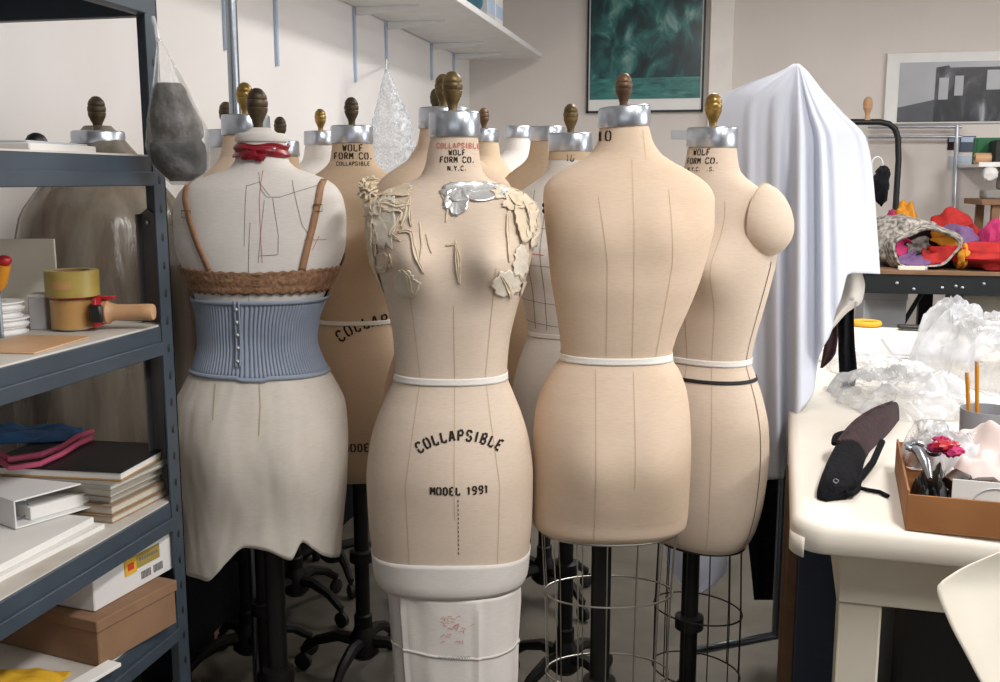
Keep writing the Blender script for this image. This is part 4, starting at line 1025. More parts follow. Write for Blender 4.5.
for k in range(8): bc.box((0, L5*(.54+.03*k), zc_+.047), (.0016, L5*(.56+.03*k), zc_+.053), 0, mt)
obj('printed_lines', bc, 'pencil', WC, smooth=False)
w4 = PZ(150, 655, T4); WP = thing('paper_stack', 'white papers on the lowest visible shelf in front of the post', 'papers', w4)
mt = TR(PZ(176, 634, T4-.0), ang4); mt.translation.z = 0
# (kept under the box front edge) yellow envelope on lower shelf
ye = PZ(35, 668, T4); 
obj('sheets', MB().box((-.03, -.36, T4), (-.001, -.13, T4+.006), .001, mt), 'paper', WP, smooth=False)
solo('yellow_envelope', cloth_heap(Vector((ye.x, ye.y-.06, T4)), .16, .09, .022, 8, .2, 4), 'yellow', 'crumpled yellow envelope at the bottom left on the lowest visible shelf', 'envelope', thick=.002)

# ---------- bag hanging from the shelving post ----------
bp_ = P(158, 38, 1.72); BG = MB(); rings = []
for i in range(40):
    t = i/39; y = 38+147*t
    xl = pchip([0, .25, .55, .72, .85, 1], [157, 154, 148, 147, 152, 172])(t); xr = pchip([0, .2, .45, .7, .9, 1], [160, 176, 194, 209, 207, 186])(t)
    p = P(xl, y, 1.72); q = P(xr, y, 1.72); c = (p+q)/2; hw = (q-p).length/2; dp = min(.055, hw*.85)
    ring = []
    for k in range(48):
        a = 2*math.pi*k/48; s = 1+.06*noise.noise(Vector((math.cos(a)*4, math.sin(a)*4, t*5)))+.035*noise.noise(Vector((math.cos(a)*11, math.sin(a)*11, t*16)))+.04*(1-t)*math.sin(9*a)
        ring.append(c+R3*(hw*math.cos(a)*s)+F3*(dp*math.sin(a)*s))
    rings.append(ring)
BG.loft(rings[::-1], cap=(True, False)); 
PB = thing('plastic_bag', 'clear plastic bag of grey foam hanging from the blue shelving post', 'bag', P(180, 185, 1.72))
obj('bag_film', BG, 'clear_b', PB)
lp = MB(); lp.tube([P(158, 40, 1.72), P(156, 28, 1.735), P(153, 18, 1.76)], .004, 8); obj('bag_tie', lp, 'clear_b', PB)
def bagged(y0, y1, k, name, m, lab, side=None):
    rg = []
    for i in range(18):
        t = (y0+(y1-y0)*i/17-38)/147; e = math.sin(math.pi*(.02+.96*i/17))**.07
        r = rings[min(39, max(0, int(t*39)))]; c = sum(r, Vector())/48
        if side: c = c+R3*side
        rg.append([c+(p-c)*k*e*(1+.05*noise.noise(p*30)) if not side else c+(p-c)*k*e for p in r])
    solo(name, MB().loft(rg[::-1]), m, lab, 'foam')
bagged(86, 142, .90, 'foam_pad', 'foam', 'grey speckled foam pad in the upper half of the hanging clear bag')
bagged(142.3, 184, .91, 'foam_pad', 'foamd', 'dark grey foam pad at the bottom of the hanging clear bag')

# ================= draped sheet on a rolling rack =================
DQ = 2.75
qc = floor_at(800, DQ)
RK = thing('garment_rack', 'chrome garment rack mostly hidden under the white sheet', 'rack', floor_at(797, DQ-.03))
bx = floor_at(797, DQ-.03)
tk = P(797, 69, DQ)
obj('upright', MB().tube([bx+Vector((0, 0, .15)), bx+Vector((0, 0, 1.2)), Vector((tk.x, tk.y, tk.z-.03))], .013, 14), 'steel', RK)
ft = MB(); ft.tube([floor_at(700, DQ-.1)+Vector((0, 0, .13)), bx+Vector((0, 0, .15)), floor_at(842, DQ)+Vector((0, 0, .12))], .012, 12); obj('base_bar', ft, 'steel', RK)
arm = MB(); arm.tube([P(735, 100, DQ), P(797, 78, DQ), P(848, 135, DQ)], .010, 10); obj('cross_arm', arm, 'steel', RK)
for p in (floor_at(700, DQ-.1), floor_at(842, DQ)):
    c = MB().lathe([(0, -.012), (.02, -.012), (.026, -.006), (.026, .006), (.02, .012), (0, .012)], 16, Matrix.Translation(p+Vector((0, 0, .026))) @ rot('X', 90)); c.tube([p+Vector((0, 0, .04)), p+Vector((0, 0, .135))], .008, 8)
    obj('caster', c, 'rubber', RK)
# outline of the cloth by picture row, at its own distance
SL = pchip([64, 70, 85, 97, 115, 200, 300, 420, 480], [793, 783, 745, 722, 714, 712, 712, 716, 722])
SRt = pchip([64, 70, 90, 112, 138, 170, 230, 276, 330, 376, 414, 445, 480], [799, 806, 822, 842, 866, 872, 877, 880, 882, 884, 884, 884, 884])
def hemrow(px, n):      # lower edge along the picture side, and on the far side
    if n < .25:
        return pchip([712, 760, 784, 790, 797, 811, 814, 828, 832, 838, 842, 845, 852, 880], [470, 480, 478, 440, 415, 390, 362, 330, 312, 298, 284, 275, 273, 274])(px)
    return 266
sheet = MB(); NA = 300; NT = 90; rings = []
for j in range(NT+1):
    ring = []
    for i in range(NA):
        a = 2*math.pi*i/NA; c_, n_ = math.cos(a), -math.sin(a)       # n_<0 : away
        # final px guess for the hem at this angle
        pxh = 797+84*c_; hb_ = hemrow(max(712, min(880, pxh)), -n_ if n_ < 0 else 0)
        k = j/NT; y = 64+(hb_-64)*k**1.0
        xl, xr = SL(y), SRt(y); cx = 797
        u = c_; px = cx+(xr-cx)*abs(u)**.9 if u > 0 else cx-(cx-xl)*abs(u)**.9
        pk_ = (max(0, 1-abs(c_-.02)/.98)**1.05 if c_ < .02 else (1-max(0, (c_-.02)/.98)**2.0)) if n_ > 0 else abs(n_)
        dep = (.012+(.26 if n_ > 0 else .1)*(1-math.exp(-(y-64)/85)))*pk_
        ga = math.exp(-((c_-.06)/.36)**4); w1 = math.sin(c_*24+.5+.6*k); w1 = math.copysign(abs(w1)**.7, w1)
        w2 = max(0, math.sin(c_*13+2.2))**3
        fold = min(1, k*3.0)*abs(n_)**.5*(.034*ga*w1+.022*(1-ga)*w2+.006*math.sin(c_*43+y*.006)*ga)
        wd = .012*math.sin(y*.02+c_*3)*k
        ring.append(P(px, y, DQ-(dep+fold+wd)*(1 if n_ > 0 else -1)))
    rings.append(ring)
sheet.loft(rings, cap=(True, False))
solo('draped_sheet', sheet, 'sheet', 'white sheet draped over the clothes rack behind the arm-stub form', 'sheet', thick=.0015, auto=180)
# garments hanging below it
def hang(name, label, poly, D, m, cat, depth=.025, seed=1):
    """hanging cloth: outline (pixels) at its own distance with rippled thickness"""
    rows = []; ys = sorted(set(y for _, y in poly))
    return None
def hcloth(rows, D, seed, amp=.012, n=26, thick=.018):
    """rows (y, xl, xr): a folded hanging cloth, closed round"""
    rg = []; fl = pchip([r[0] for r in rows], [r[1] for r in rows]); fr_ = pchip([r[0] for r in rows], [r[2] for r in rows]); y0, y1 = rows[0][0], rows[-1][0]
    for j in range(31):
        y = y0+(y1-y0)*j/30; xl, xr = fl(y), fr_(y); ring = []
        for i in range(n):
            u = i/(n-1); ring.append(P(xl+(xr-xl)*u, y, D-thick/2-amp*math.sin(u*9+seed+y*.02)*math.sin(math.pi*u)))
        for i in range(n-1, -1, -1):
            u = i/(n-1); ring.append(P(xl+(xr-xl)*u, y, D+thick/2*math.sin(math.pi*u)-amp*math.sin(u*9+seed+y*.02)*math.sin(math.pi*u)))
        rg.append(ring)
    return MB().loft(rg)
FS = thing('floral_blouse', 'pale printed blouse with a red button below the white sheet', 'blouse', P(845, 330, DQ))
obj('blouse_cloth', hcloth([(225,830,872),(270,828,862),(285,826,865),(302,826,862),(312,826,848),(330,827,832)], DQ-.02, 2), 'floral', FS)
obj('button', MB().blob(P(835, 301, DQ-.045), (.009, .004, .008), 0, n=14, m=8), 'redm', FS)
pr = MB(); pr.blob(P(852, 299, DQ-.04), (.006, .003, .004), .4, 3, 2); pr.blob(P(856, 304, DQ-.04), (.004, .003, .006), .4, 3, 5); obj('printed_motif', pr, 'greyp', FS)
solo('black_lace_top', hcloth([(290,836,854),(315,838,854),(345,838,855),(370,839,857),(392,840,854),(402,846,853)], DQ+.04, 4), 'blackfab', 'black lace garment hanging beside the white sheet above the table', 'garment')
solo('maroon_scarf', hcloth([(318,828,838),(335,826,838),(352,823,836),(358,822,833),(368,820,823)], DQ+.02, 5, .006), 'maroon', 'dark maroon scarf tip between the white sheet and the black lace', 'scarf')

solo('filler_garment', hcloth([(430,742,792),(500,744,790),(560,750,788),(600,754,780)], DQ+.12, 3, .015), 'blackfab', 'added black garment darkening the gap behind the right form and the chrome rack upright', 'garment')  # added cloth that fills the dark gap behind the form
solo('cloth_tail', hcloth([(440,668,730),(530,664,728),(566,668,727),(584,680,716),(594,688,700)], DQ+.02, 6, .012), 'sheet', 'pale cloth tail hanging low behind the pole of the right form', 'cloth')
# ================= white padded table =================
TZ = .872
cn = PZ(791, 533, TZ-.02); TA = -math.radians(3.2)
mt = TR((cn.x, cn.y, 0), TA); TW = 1.5; TL = 2.5
WT = thing('work_table', 'large cream padded work table with rounded corner at right', 'table', (cn.x+.7, cn.y+1.1, 0))
rgs = []
def rrect(x0, y0, x1, y1, r, z, n=12):
    o = []
    for cx, cy_, a0 in ((x1-r, y1-r, 0), (x0+r, y1-r, 90), (x0+r, y0+r, 180), (x1-r, y0+r, 270)):
        for k in range(n+1): a = math.radians(a0+90*k/n); o.append(mt @ Vector((cx+r*math.cos(a), cy_+r*math.sin(a), z)))
    return o
for z, i in ((TZ-.055, .006), (TZ-.05, 0), (TZ-.018, 0), (TZ-.008, .003), (TZ-.002, .01), (TZ, .022)): rgs.append(rrect(i, i, TW-i, TL-i, max(.01, .06-i), z))
obj('padded_top', MB().loft(rgs), 'tabletop', WT, auto=60)
ap = MB(); ap.box((.085, .07, TZ-.165), (TW-.07, TL-.07, TZ-.054), .004, mt); obj('apron', ap, 'tablewood', WT)
for x, y in ((.09, .075), (TW-.165, .075), (.09, TL-.165), (TW-.165, TL-.165)):
    obj('leg', MB().box((x, y, 0), (x+.072, y+.08, TZ-.1655), .004, mt), 'tablewood', WT)
sm = MB().tube([mt @ Vector((.345, -.001, TZ-.05)), mt @ Vector((.346, -.0015, TZ-.02)), mt @ Vector((.346, .012, TZ-.002)), mt @ Vector((.346, .2, TZ+.0005))], .0015, 6); obj('cover_seam', sm, 'seam', WT)
tp = MB(); f_ = lambda u, v: mt @ Vector((-.001+.045*(u), -.0015+.0*(v), TZ-.062+.05*v))
obj('corner_tape', MB().loft([rrect(-.0015, -.0015, TW+.0015, TL+.0015, .062, z)[27:34] for z in (TZ-.066, TZ-.05, TZ-.03)], closed=False), 'tabletop', WT, thick=.001, label='loose end of the table cover at the corner')
bb = TR((mt @ Vector((.22, .35, 0))).to_tuple(), TA)
SBN = thing('filler_bin', 'added black bin darkening the space under the cream table', 'bin', mt @ Vector((.6, .6, 0)), TA)  # added to keep the space below the tabletop black
obj('bin_body', MB().box((0, 0, .001), (1.0, .5, .60), .02, bb), 'black', SBN); obj('bin_lid', MB().box((-.01, -.01, .601), (1.01, .51, .64), .012, bb), 'black', SBN)
# cardboard box of sewing things
def on(px, py, z=TZ): return PZ(px, py, z)
b0 = on(905, 530); bl = on(893, 440); dvb = on(891, 452)-b0; ab = math.atan2(dvb.y, dvb.x)-math.pi/2
H = .062; bm4 = TR((b0.x, b0.y, 0), ab); BWd, BLn = .36, .36
TB = thing('cardboard_box', 'open brown cardboard box of sewing things on the cream table', 'box', (b0.x+.18, b0.y+.13, TZ))
for nm, a, b in (('box_bottom', (0, 0, TZ+.0005), (BWd, BLn, TZ+.004)), ('front_panel', (0, 0, TZ+.004), (BWd, .004, TZ+H)), ('back_panel', (0, BLn-.004, TZ+.004), (BWd, BLn, TZ+H)), ('side_panel', (0, .004, TZ+.004), (.004, BLn-.004, TZ+H+.006)), ('side_panel', (BWd-.004, .004, TZ+.004), (BWd, BLn-.004, TZ+H))):
    obj(nm, MB().box(a, b, .0008, bm4), 'card', TB, smooth=False)
def inb(x, y, z=0): return bm4 @ Vector((x, y, TZ+.0045+z))
I0 = TZ+.0045
# chrome shears
SH = thing('shears', 'chrome shears lying at the left end of the cardboard box', 'shears', inb(.045, .13))
sb = MB(); sb.tube([inb(.036, .03, .078), inb(.032, .07, .092), inb(.027, .12, .098), inb(.02, .16, .095)], .009, 12, rs=[.004, .009, .011, .008]); obj('blade', sb, 'steel', SH)
hd = MB(); hd.tube([inb(.024+.016*math.cos(a*math.pi/8), .185+.028*math.sin(a*math.pi/8), .093) for a in range(16)], .005, 8, True); obj('handle_loop', hd, 'steel', SH)
hd = MB(); hd.tube([inb(.05+.012*math.cos(a*math.pi/8), .175+.024*math.sin(a*math.pi/8), .09) for a in range(16)], .004, 8, True); obj('handle_loop', hd, 'black', SH)
solo('dark_ribbon', cloth_heap(inb(.048, .10), .075, .17, .085, 12, ab, 10), 'black', 'dark shiny ribbon heap under the chrome shears in the box', 'ribbon', thick=.002)
# brown strap, white card, flowers, cloth
solo('leather_belt', MB().tube([inb(.07+.012*i, .075+.014*math.sin(i*.9), .060+.008*math.sin(i*1.7)) for i in range(22)], .02, 10, rs=[.014+.006*math.sin(i*.8)**2 for i in range(22)]), 'brownl', 'brown leather belt coiled along the front of the cardboard box', 'belt')
WCD = thing('white_card', 'white card with a grey ring standing at the front of the cardboard box', 'card', inb(.2, .012))
obj('card_sheet', MB().box((.068, .008, I0), (.27, .0105, I0+.088), .0005, bm4), 'paper', WCD, smooth=False)
rgm = MB(); rgm.tube([bm4 @ Vector((.135+.035*math.cos(k*math.pi/20), .0072, I0+.050+.028*math.sin(k*math.pi/20))) for k in range(21)], .0012, 6); obj('printed_ring', rgm, 'greyp', WCD)
FW = thing('fabric_flower', 'crimson fabric flower in the cardboard box between shears and blush cloth', 'flower', inb(.066, .135, .09))
for k in range(7):
    a = k*.9; obj('petal', MB().blob(inb(.066+.016*math.cos(a), .135+.016*math.sin(a), .104+.006*(k % 3)), (.015, .012, .008), .35, 3, k+20, n=14, m=8), 'redm' if k % 2 else 'magenta', FW)
solo('white_tissue', cloth_heap(inb(.066, .135), .07, .065, .10, 23, ab, 7), 'paper', 'white tissue under the crimson fabric flower in the box', 'tissue', thick=.0015)
solo('blush_cloth', cloth_heap(inb(.165, .21), .20, .22, .165, 31, ab, 5, 60), 'blushc' if 'blushc' in M else mat('blush_silk', '#e2d4cf', .6, col2='#d8c4bf', scale=10), 'blush white satin cloth folded high in the cardboard box', 'cloth', thick=.002)
# pencil cup standing beyond the box
pcx = on(992, 432); pcx = inb(.175, .43); pcx.z = TZ+.0005
CU = thing('pencil_cup', 'grey translucent pencil cup behind the blush cloth', 'cup', pcx)
obj('cup_body', MB().lathe([(0, 0), (.05, 0), (.052, .002), (.056, .125), (.053, .125), (.049, .005), (0, .005)], 32, Matrix.Translation(pcx)), mat('grey_cup', '#9a9ca2', .35), CU)
for (px, y0, y1, lab) in ((967, 372, 405, 'short orange pencil leaning left in the grey cup'), (977, 361, 402, 'tall orange pencil upright in the grey cup')):
    Dp = pcx.dot(F3)-.02; p1 = P(px, y0, Dp); p0 = Vector((pcx.x-.03+.012*(px > 970), pcx.y-.0, TZ+.02)); 
    PN = thing('pencil', lab, 'pencil', p0, 0, 'pencils in the grey cup')
    obj('barrel', MB().tube([p0, p0+(p1-p0)*.95], .0042, 6), 'orange', PN); obj('pencil_end', MB().tube([p0+(p1-p0)*.951, p1], .0042, 6), 'wood', PN)
# crumpled clear plastic
def crumple(c, sx, syy, h, seed, m, label, fr=2, rz=0):
    o = MB(); Tm = TR(c, rz)
    def fn(u, v):
        x, y = (u-.5)*2, (v-.5)*2; e = max(0, 1-(x*x*x*x+y*y*y*y))
        n1 = noise.noise(Vector((x*fr+seed, y*fr-seed, seed*1.3))); n2 = noise.noise(Vector((x*fr*2.1-seed, y*fr*2.1, seed))); n3 = noise.noise(Vector((x*fr*4.5, y*fr*4.5+seed, seed*.7)))
        q = .55+.55*n1+.30*(1-2*abs(n2))+.12*(1-2*abs(n3)); dx = .14*noise.noise(Vector((x*4, y*4, seed+9))); k = 1+.25*noise.noise(Vector((math.atan2(y, x)*1.4, seed, 3)))
        return Tm @ Vector(((x+dx)*sx*k/2, (y-dx)*syy*k/2, .003+h*e**.5*max(.03, q)))
    o.grid(fn, 70, 70); return solo('plastic_sheet', o, m, label, 'plastic', auto=60)
M['crump'] = plastic('crumpled_film', col='#eef0f4', cloud=.62, nscale=9, rough=.14, bump=.2)
c = on(905, 400); crumple(on(905, 402), .34, .42, .075, 3, 'crump', 'crumpled clear plastic lying between maroon bra and grey folder', 1.9, .2)
crumple(on(1006, 376), .46, .5, .20, 11, 'crump', 'high crumpled clear plastic behind the pencil cup', 1.9, .4)
crumple(on(868, 368), .26, .4, .04, 17, 'crump', 'low crumpled clear plastic beside the hanging black lace', 1.9, .1)
crumple(inb(.085, .27, .045), .15, .14, .07, 21, 'crump', 'crumpled clear bag in the left back of the cardboard box', 1.6)
# grey folder, black ruler, yellow ring at the far end
g0 = on(928, 350); GF = thing('grey_folder', 'grey card folder lying at the far end of the cream table', 'folder', Vector((g0.x, g0.y, TZ)))
obj('folder_cover', rbox(MB(), g0, .27, .42, TZ+.001, TZ+.004, -.05), 'greyp', GF, smooth=False); obj('folder_flap', rbox(MB(), (g0.x, g0.y+.02), .26, .36, TZ+.0042, TZ+.006, -.04), 'greyp', GF, smooth=False)
r0 = on(930, 331); solo('black_ruler', rbox(MB(), r0, .24, .05, TZ+.007, TZ+.02, -.05, .006), 'black', 'black flat case at the back edge of the grey folder', 'case')
yr_ = on(866, 326); solo('tape_ring', MB().tube([Vector((yr_.x+.05*math.cos(k*math.pi/12), yr_.y+.05*math.sin(k*math.pi/12), TZ+.012)) for k in range(24)], .011, 10, True), 'yellow', 'yellow tape ring at the far end of the cream table', 'tape roll')
# black and maroon brassiere cup leaning on the box
mc = on(862, 490); BM = thing('brassiere', 'black and maroon padded brassiere bent over beside the cardboard box', 'brassiere', mc)
rdg = [(836, 496, .010), (826, 478, .034), (831, 455, .048), (842, 436, .058), (858, 419, .062), (876, 408, .060), (892, 402, .052)]
inr = [(846, 499), (861, 487), (863, 468), (868, 454), (877, 444), (887, 434), (899, 420)]
us = [k/6 for k in range(7)]
rf = [pchip(us, [q[c] for q in rdg]) for c in range(3)]; nf = [pchip(us, [q[c] for q in inr]) for c in range(2)]
def bra_shell(u0, u1, off, N=30):
    rg = []
    for j in range(N+1):
        u = u0+(u1-u0)*j/N; h = rf[2](u)+off; T_ = PZ(rf[0](u), rf[1](u), TZ+h); I_ = PZ(nf[0](u), nf[1](u), TZ+.002); w = (T_-I_); w.z = 0; w.normalize()
        I_ -= w*off; B_ = Vector((T_.x, T_.y, TZ+.002))+w*(.022+off); up = Vector((0, 0, 1)); wr = .002*noise.noise(Vector((u*14, 1, 0)))
        prof = []
        for k in range(9):
            f = k/8; prof.append(I_.lerp(T_, f)+up*(math.sin(math.pi*f)*(.014+wr))-w*(math.sin(math.pi*f)*.012))
        for k in range(1, 7):
            f = k/6; prof.append(T_.lerp(B_, f)+w*(math.sin(math.pi*f)*.008))
        for p in prof: p.z = max(p.z, TZ+.001)
        rg.append(prof)
    return MB().loft(rg)
pts = [PZ(845, 492, TZ+.016)]
obj('padded_cup', bra_shell(0, .56, 0), 'blackfab', BM); obj('lace_cup', bra_shell(.46, 1, .0025), 'maroon', BM, label='maroon lace cup')
eg = MB().tube([PZ(rf[0](k/40), rf[1](k/40), TZ+rf[2](k/40)+.003+.002*math.sin(k*1.5)) for k in range(18, 41)], .0035, 8); obj('lace_edging', eg, 'maroon', BM)
def crescent(pts, wid, hgt, mseg=20):
    rg = []; N = 16
    for j in range(N+1):
        u = j/N*(len(pts)-1); i = min(int(u), len(pts)-2); p = pts[i].lerp(pts[i+1], u-i); t = (pts[i+1]-pts[i]).normalized(); sd = t.cross(Vector((0, 0, 1))).normalized(); nr = sd.cross(t); w = wid(j/N)*math.sin(math.pi*(.1+.8*j/N))**.5
        rg.append([p+sd*(math.cos(a)*w)+nr*(math.sin(a)*w*hgt) for a in [2*math.pi*k/mseg for k in range(mseg)]])
    return MB().loft(rg)
bs_ = MB(); bs_.tube([pts[0], PZ(852, 494, TZ+.012), PZ(860, 488, TZ+.006), PZ(868, 490, TZ+.005), PZ(880, 492, TZ+.005), PZ(888, 496, TZ+.005)], .004, 8); bs_.tube([PZ(852, 484, TZ+.015), PZ(862, 476, TZ+.01), PZ(873, 462, TZ+.015), PZ(882, 442, TZ+.03)], .007, 8); obj('strap', bs_, 'blackfab', BM)
obj('side_wing', crescent([PZ(834, 444, TZ+.045), PZ(838, 436, TZ+.05), PZ(846, 432, TZ+.052)], lambda u: .010, .7), 'blackfab', BM)
obj('strap_slider', MB().tube([PZ(836+2.5*math.cos(k), 481+2*math.sin(k), TZ+.040) for k in [i*.785 for i in range(8)]], .0012, 6, True), 'steel', BM)
# hanging paper in the near right corner
DPp = 1.28
def pap(u, v):
    y = 549+(760-549)*v; xl = pchip([549, 572, 588, 620, 655, 690, 760], [1006, 955, 937, 948, 966, 985, 1030])(y); x = xl+(1090-xl)*u
    return P(x, y, DPp+.10*(u-.35)**2-.05*v+.03*math.sin(u*3))
solo('pattern_paper', MB().grid(pap, 30, 40), 'cream', 'curling cream pattern paper in the near bottom right corner', 'paper', thick=.0006)
# things under the table at left
bd = floor_at(822, 2.15)
SB = MB().box((-.10, -.008, .30), (.08, .008, TZ-.19), .003, TR((bd.x, bd.y, 0), YAW+.25))
LB = thing('slate_panel', 'slate blue board standing under the left end of the cream table', 'board', bd)
obj('panel_face', MB().box((-.03, -.012, .001), (.085, .012, .80), .003, TR((bd.x+.02, bd.y+.1, 0), YAW+.2)), 'navy', LB); obj('panel_edge', MB().box((-.06, -.012, .001), (-.031, .012, .80), .003, TR((bd.x+.02, bd.y+.1, 0), YAW+.2)), 'cardd', LB)

# ================= the dark bench with its heap of clothes =================
BZ = 1.03; DBn = 4.7
b0 = P(862, 272, DBn); b1 = P(1130, 272, DBn)
BN = thing('work_bench', 'dark metal work bench behind the cream table at right', 'bench', ((b0.x+b1.x)/2, b0.y+.3, 0))
bx0 = b0.x; by0 = b0.y; BWn = 1.5
ztop = P(900, 270, DBn).z; zap = P(900, 293, DBn).z
obj('bench_top', MB().box((bx0, by0, ztop-.018), (bx0+BWn, by0+.75, ztop), .003), 'cardd', BN)
obj('front_rail', MB().box((bx0, by0+.01, zap), (bx0+BWn, by0+.03, ztop-.019), .002), 'darkmet', BN)
for x in (bx0+.385, bx0+BWn-.1):
    for y in (by0+.012, by0+.68): obj('leg', MB().box((x, y, 0), (x+.07, y+.05, zap), .003), 'darkmet', BN)
obj('brace', MB().tube([(bx0+.2, by0+.35, zap-.30), (bx0+.36, by0+.35, zap+.02)], .012, 8), 'darkmet', BN); obj('brace', MB().tube([(bx0+.5, by0+.35, zap-.3), (bx0+.68, by0+.35, zap+.02)], .012, 8), 'darkmet', BN)
obj('lower_shelf', MB().box((bx0+.02, by0+.1, .62), (bx0+BWn-.02, by0+.7, .64), .002), 'darkmet', BN)
for px in (896, 912, 939, 952, 958, 978):
    p = P(px, 285+4*math.sin(px), DBn); obj('rail_bolt', MB().blob((p.x, by0+.008, p.z), (.008, .004, .008), 0, n=10, m=6), 'zinc', BN)
for i, (dx, w, h, m, lab) in enumerate(((.05, .2, .3, 'greyp', 'grey carton under the dark bench, left of its leg'), (.5, .3, .34, 'tablewood', 'beige carton under the dark bench, right of its leg'))):
    cx_ = bx0+dx; bt = thing('carton', lab, 'box', (cx_+w/2, by0+.4, .64)); obj('carton_body', MB().box((cx_, by0+.25, .6405), (cx_+w, by0+.55, .64+h*.75), .004), m, bt); obj('carton_lid', MB().box((cx_-.005, by0+.245, .64+h*.751), (cx_+w+.005, by0+.555, .64+h*.75+.04), .004), m, bt)
# quilted bag lying open on the bench
qc0 = P(918, 246, DBn); ax = Vector((qc0.x, by0+.05, ztop))
QB = thing('quilted_bag', 'grey patterned quilted bag lying open on the dark bench', 'bag', (qc0.x, by0+.2, ztop))
hx = (P(958, 250, DBn)-P(880, 250, DBn)).length/2; hz_ = (P(918, 219, DBn).z-ztop)/2
sh = MB().blob((qc0.x-.03, by0+.30, ztop+hz_*1.0), (hx*1.02, .23, hz_*1.06), .12, 2.6, 5, 56, 30)
for v in sh.v:
    v.z = max(v.z, ztop+.002)
    if v.y < by0+.16: v.y = by0+.16+(v.y-by0-.16)*.15
obj('bag_shell', sh, 'quilt', QB)
oc = Vector((P(926, 248, DBn).x, by0+.10, P(926, 249, DBn).z)); ow = (P(955, 248, DBn)-P(896, 248, DBn)).length/2; oh = oc.z-ztop-.004
def rim(a): return (1+.10*math.sin(2*a+.6)+.06*math.sin(5*a))
def orng(k, y, n, a0=0, a1=2*math.pi, wob=0, sd=0):
    return [Vector((oc.x+ow*k*rim(a)*math.cos(a)+wob*noise.noise(Vector((math.cos(a)*3, math.sin(a)*3, sd+k*3))), y+wob*noise.noise(Vector((a, k*4, sd))), max(ztop+.004, oc.z+oh*k*rim(a)*math.sin(a)+wob*noise.noise(Vector((sd, a*2, k*3)))))) for a in [a0+(a1-a0)*i/n for i in range(n+(0 if a1-a0 > 6.28 else 1))]]
obj('bag_mouth', MB().loft([orng(1.22, by0+.17, 48), orng(1.12, by0+.12, 48), orng(1.0, by0+.06, 48), orng(.93, by0+.065, 48), orng(.9, by0+.10, 48)], cap=(False, False)), 'quilt', QB)
obj('dark_lining', MB().loft([orng(.9, by0+.135, 40), orng(.5, by0+.15, 40), orng(.1, by0+.155, 40)], cap=(False, True)), 'maroon', QB, label='dark inside of the bag')
for m, a0, a1, k1, nm in (('magenta', 2.5, 3.7, .55, 'pink_lining'), ('purple', 3.6, 4.95, .35, 'purple_lining'), ('redc', 4.85, 6.5, .15, 'red_lining'), ('orange', .1, 1.25, .5, 'orange_lining')):
    obj(nm, MB().loft([orng(.93-(.93-k1)*q, by0+.075+.05*q, 18, a0-.1*q, a1+.1*math.sin(q*5), .02, a0) for q in (0, .2, .4, .6, .8, 1)], closed=False), m, QB, thick=.004, label=nm.replace('_', ' '))
def heap(name, m, label, px, py0, w, h, dy, seed, cat='garment', amp=.3, z0=None):
    p = P(px, py0, DBn); b = MB(); z = z0 if z0 is not None else ztop
    b.blob((p.x, by0+dy, z+h*.5+.004), (w/2, .12, h/2), amp*.5, 2.4, seed, 40, 24)
    for v in b.v: v.z = max(v.z, z+.003)
    return solo(name, b, m, label, cat)
heap('orange_cloth', 'orange', 'orange cloth tuck rising behind the quilted bag', 922, 215, .13, .30, .50, 2)
heap('pink_cloth', 'magenta', 'small pink cloth left of the orange one behind the quilted bag', 908, 215, .07, .265, .50, 3)
heap('red_garment', 'redc', 'long red garment heaped along the front of the dark bench', 1005, 262, .50, .13, .12, 4)
heap('purple_garment', 'purple', 'purple garment folded over the red heap on the bench', 968, 240, .17, .20, .30, 5)
heap('red_hood', 'redc', 'red hooded cloth arching behind the purple garment', 972, 222, .26, .255, .52, 6)
heap('pink_garment', 'magenta', 'pink garment at the right frame edge on the dark bench', 1004, 240, .16, .22, .30, 7)
heap('yellow_cloth', 'orange', 'yellow orange cloth scrap between the quilted bag and the red heap', 962, 258, .06, .12, .0+.14, 9)
wp = P(911, 267, DBn); ST = thing('marking_stick', 'white marking stick lying at the front edge of the dark bench', 'stick', (wp.x, by0+.03, ztop)); obj('stick_body', MB().box((wp.x-.06, by0+.02, ztop+.001), (wp.x+.06, by0+.045, ztop+.02), .004), 'cream', ST); obj('stick_end', MB().box((wp.x+.0605, by0+.021, ztop+.0015), (wp.x+.068, by0+.044, ztop+.0195), .003), 'greyp', ST)
# black tube rack behind the bench
DR = 5.75
tb = MB(); ps = [P(860, 122, DR), P(880, 122, DR), P(889, 124, DR), P(895, 129, DR), P(898, 138, DR), P(898.5, 160, DR)]; e = ps[-1]; tb.tube(ps+[Vector((e.x, e.y, .9)), Vector((e.x, e.y, .03))], .017, 12)
TRK = thing('tube_rack', 'black bent tube rack standing at the back wall behind the sheet', 'rack', (e.x, e.y, 0)); obj('tube_frame', tb, 'black', TRK)
p0 = P(830, 122, DR); obj('tube_leg', MB().tube([P(860, 122, DR), P(842, 122, DR), P(834, 126, DR), P(831, 136, DR), Vector((P(831, 136, DR).x, P(831, 136, DR).y, .03))], .017, 12), 'black', TRK)
obj('rack_foot', MB().box((e.x-.45, e.y-.2, 0), (e.x+.03, e.y+.2, .03), .005), 'black', TRK)
p = P(867, 120, DR); FK = thing('wooden_finial', 'pale wooden finial on the black tube rack', 'finial', p); obj('finial_turning', MB().lathe([(r*1.25, h*1.35) for r, h in FIN], 20, Matrix.Translation(p+Vector((0, 0, -.001)))), 'wood', FK)
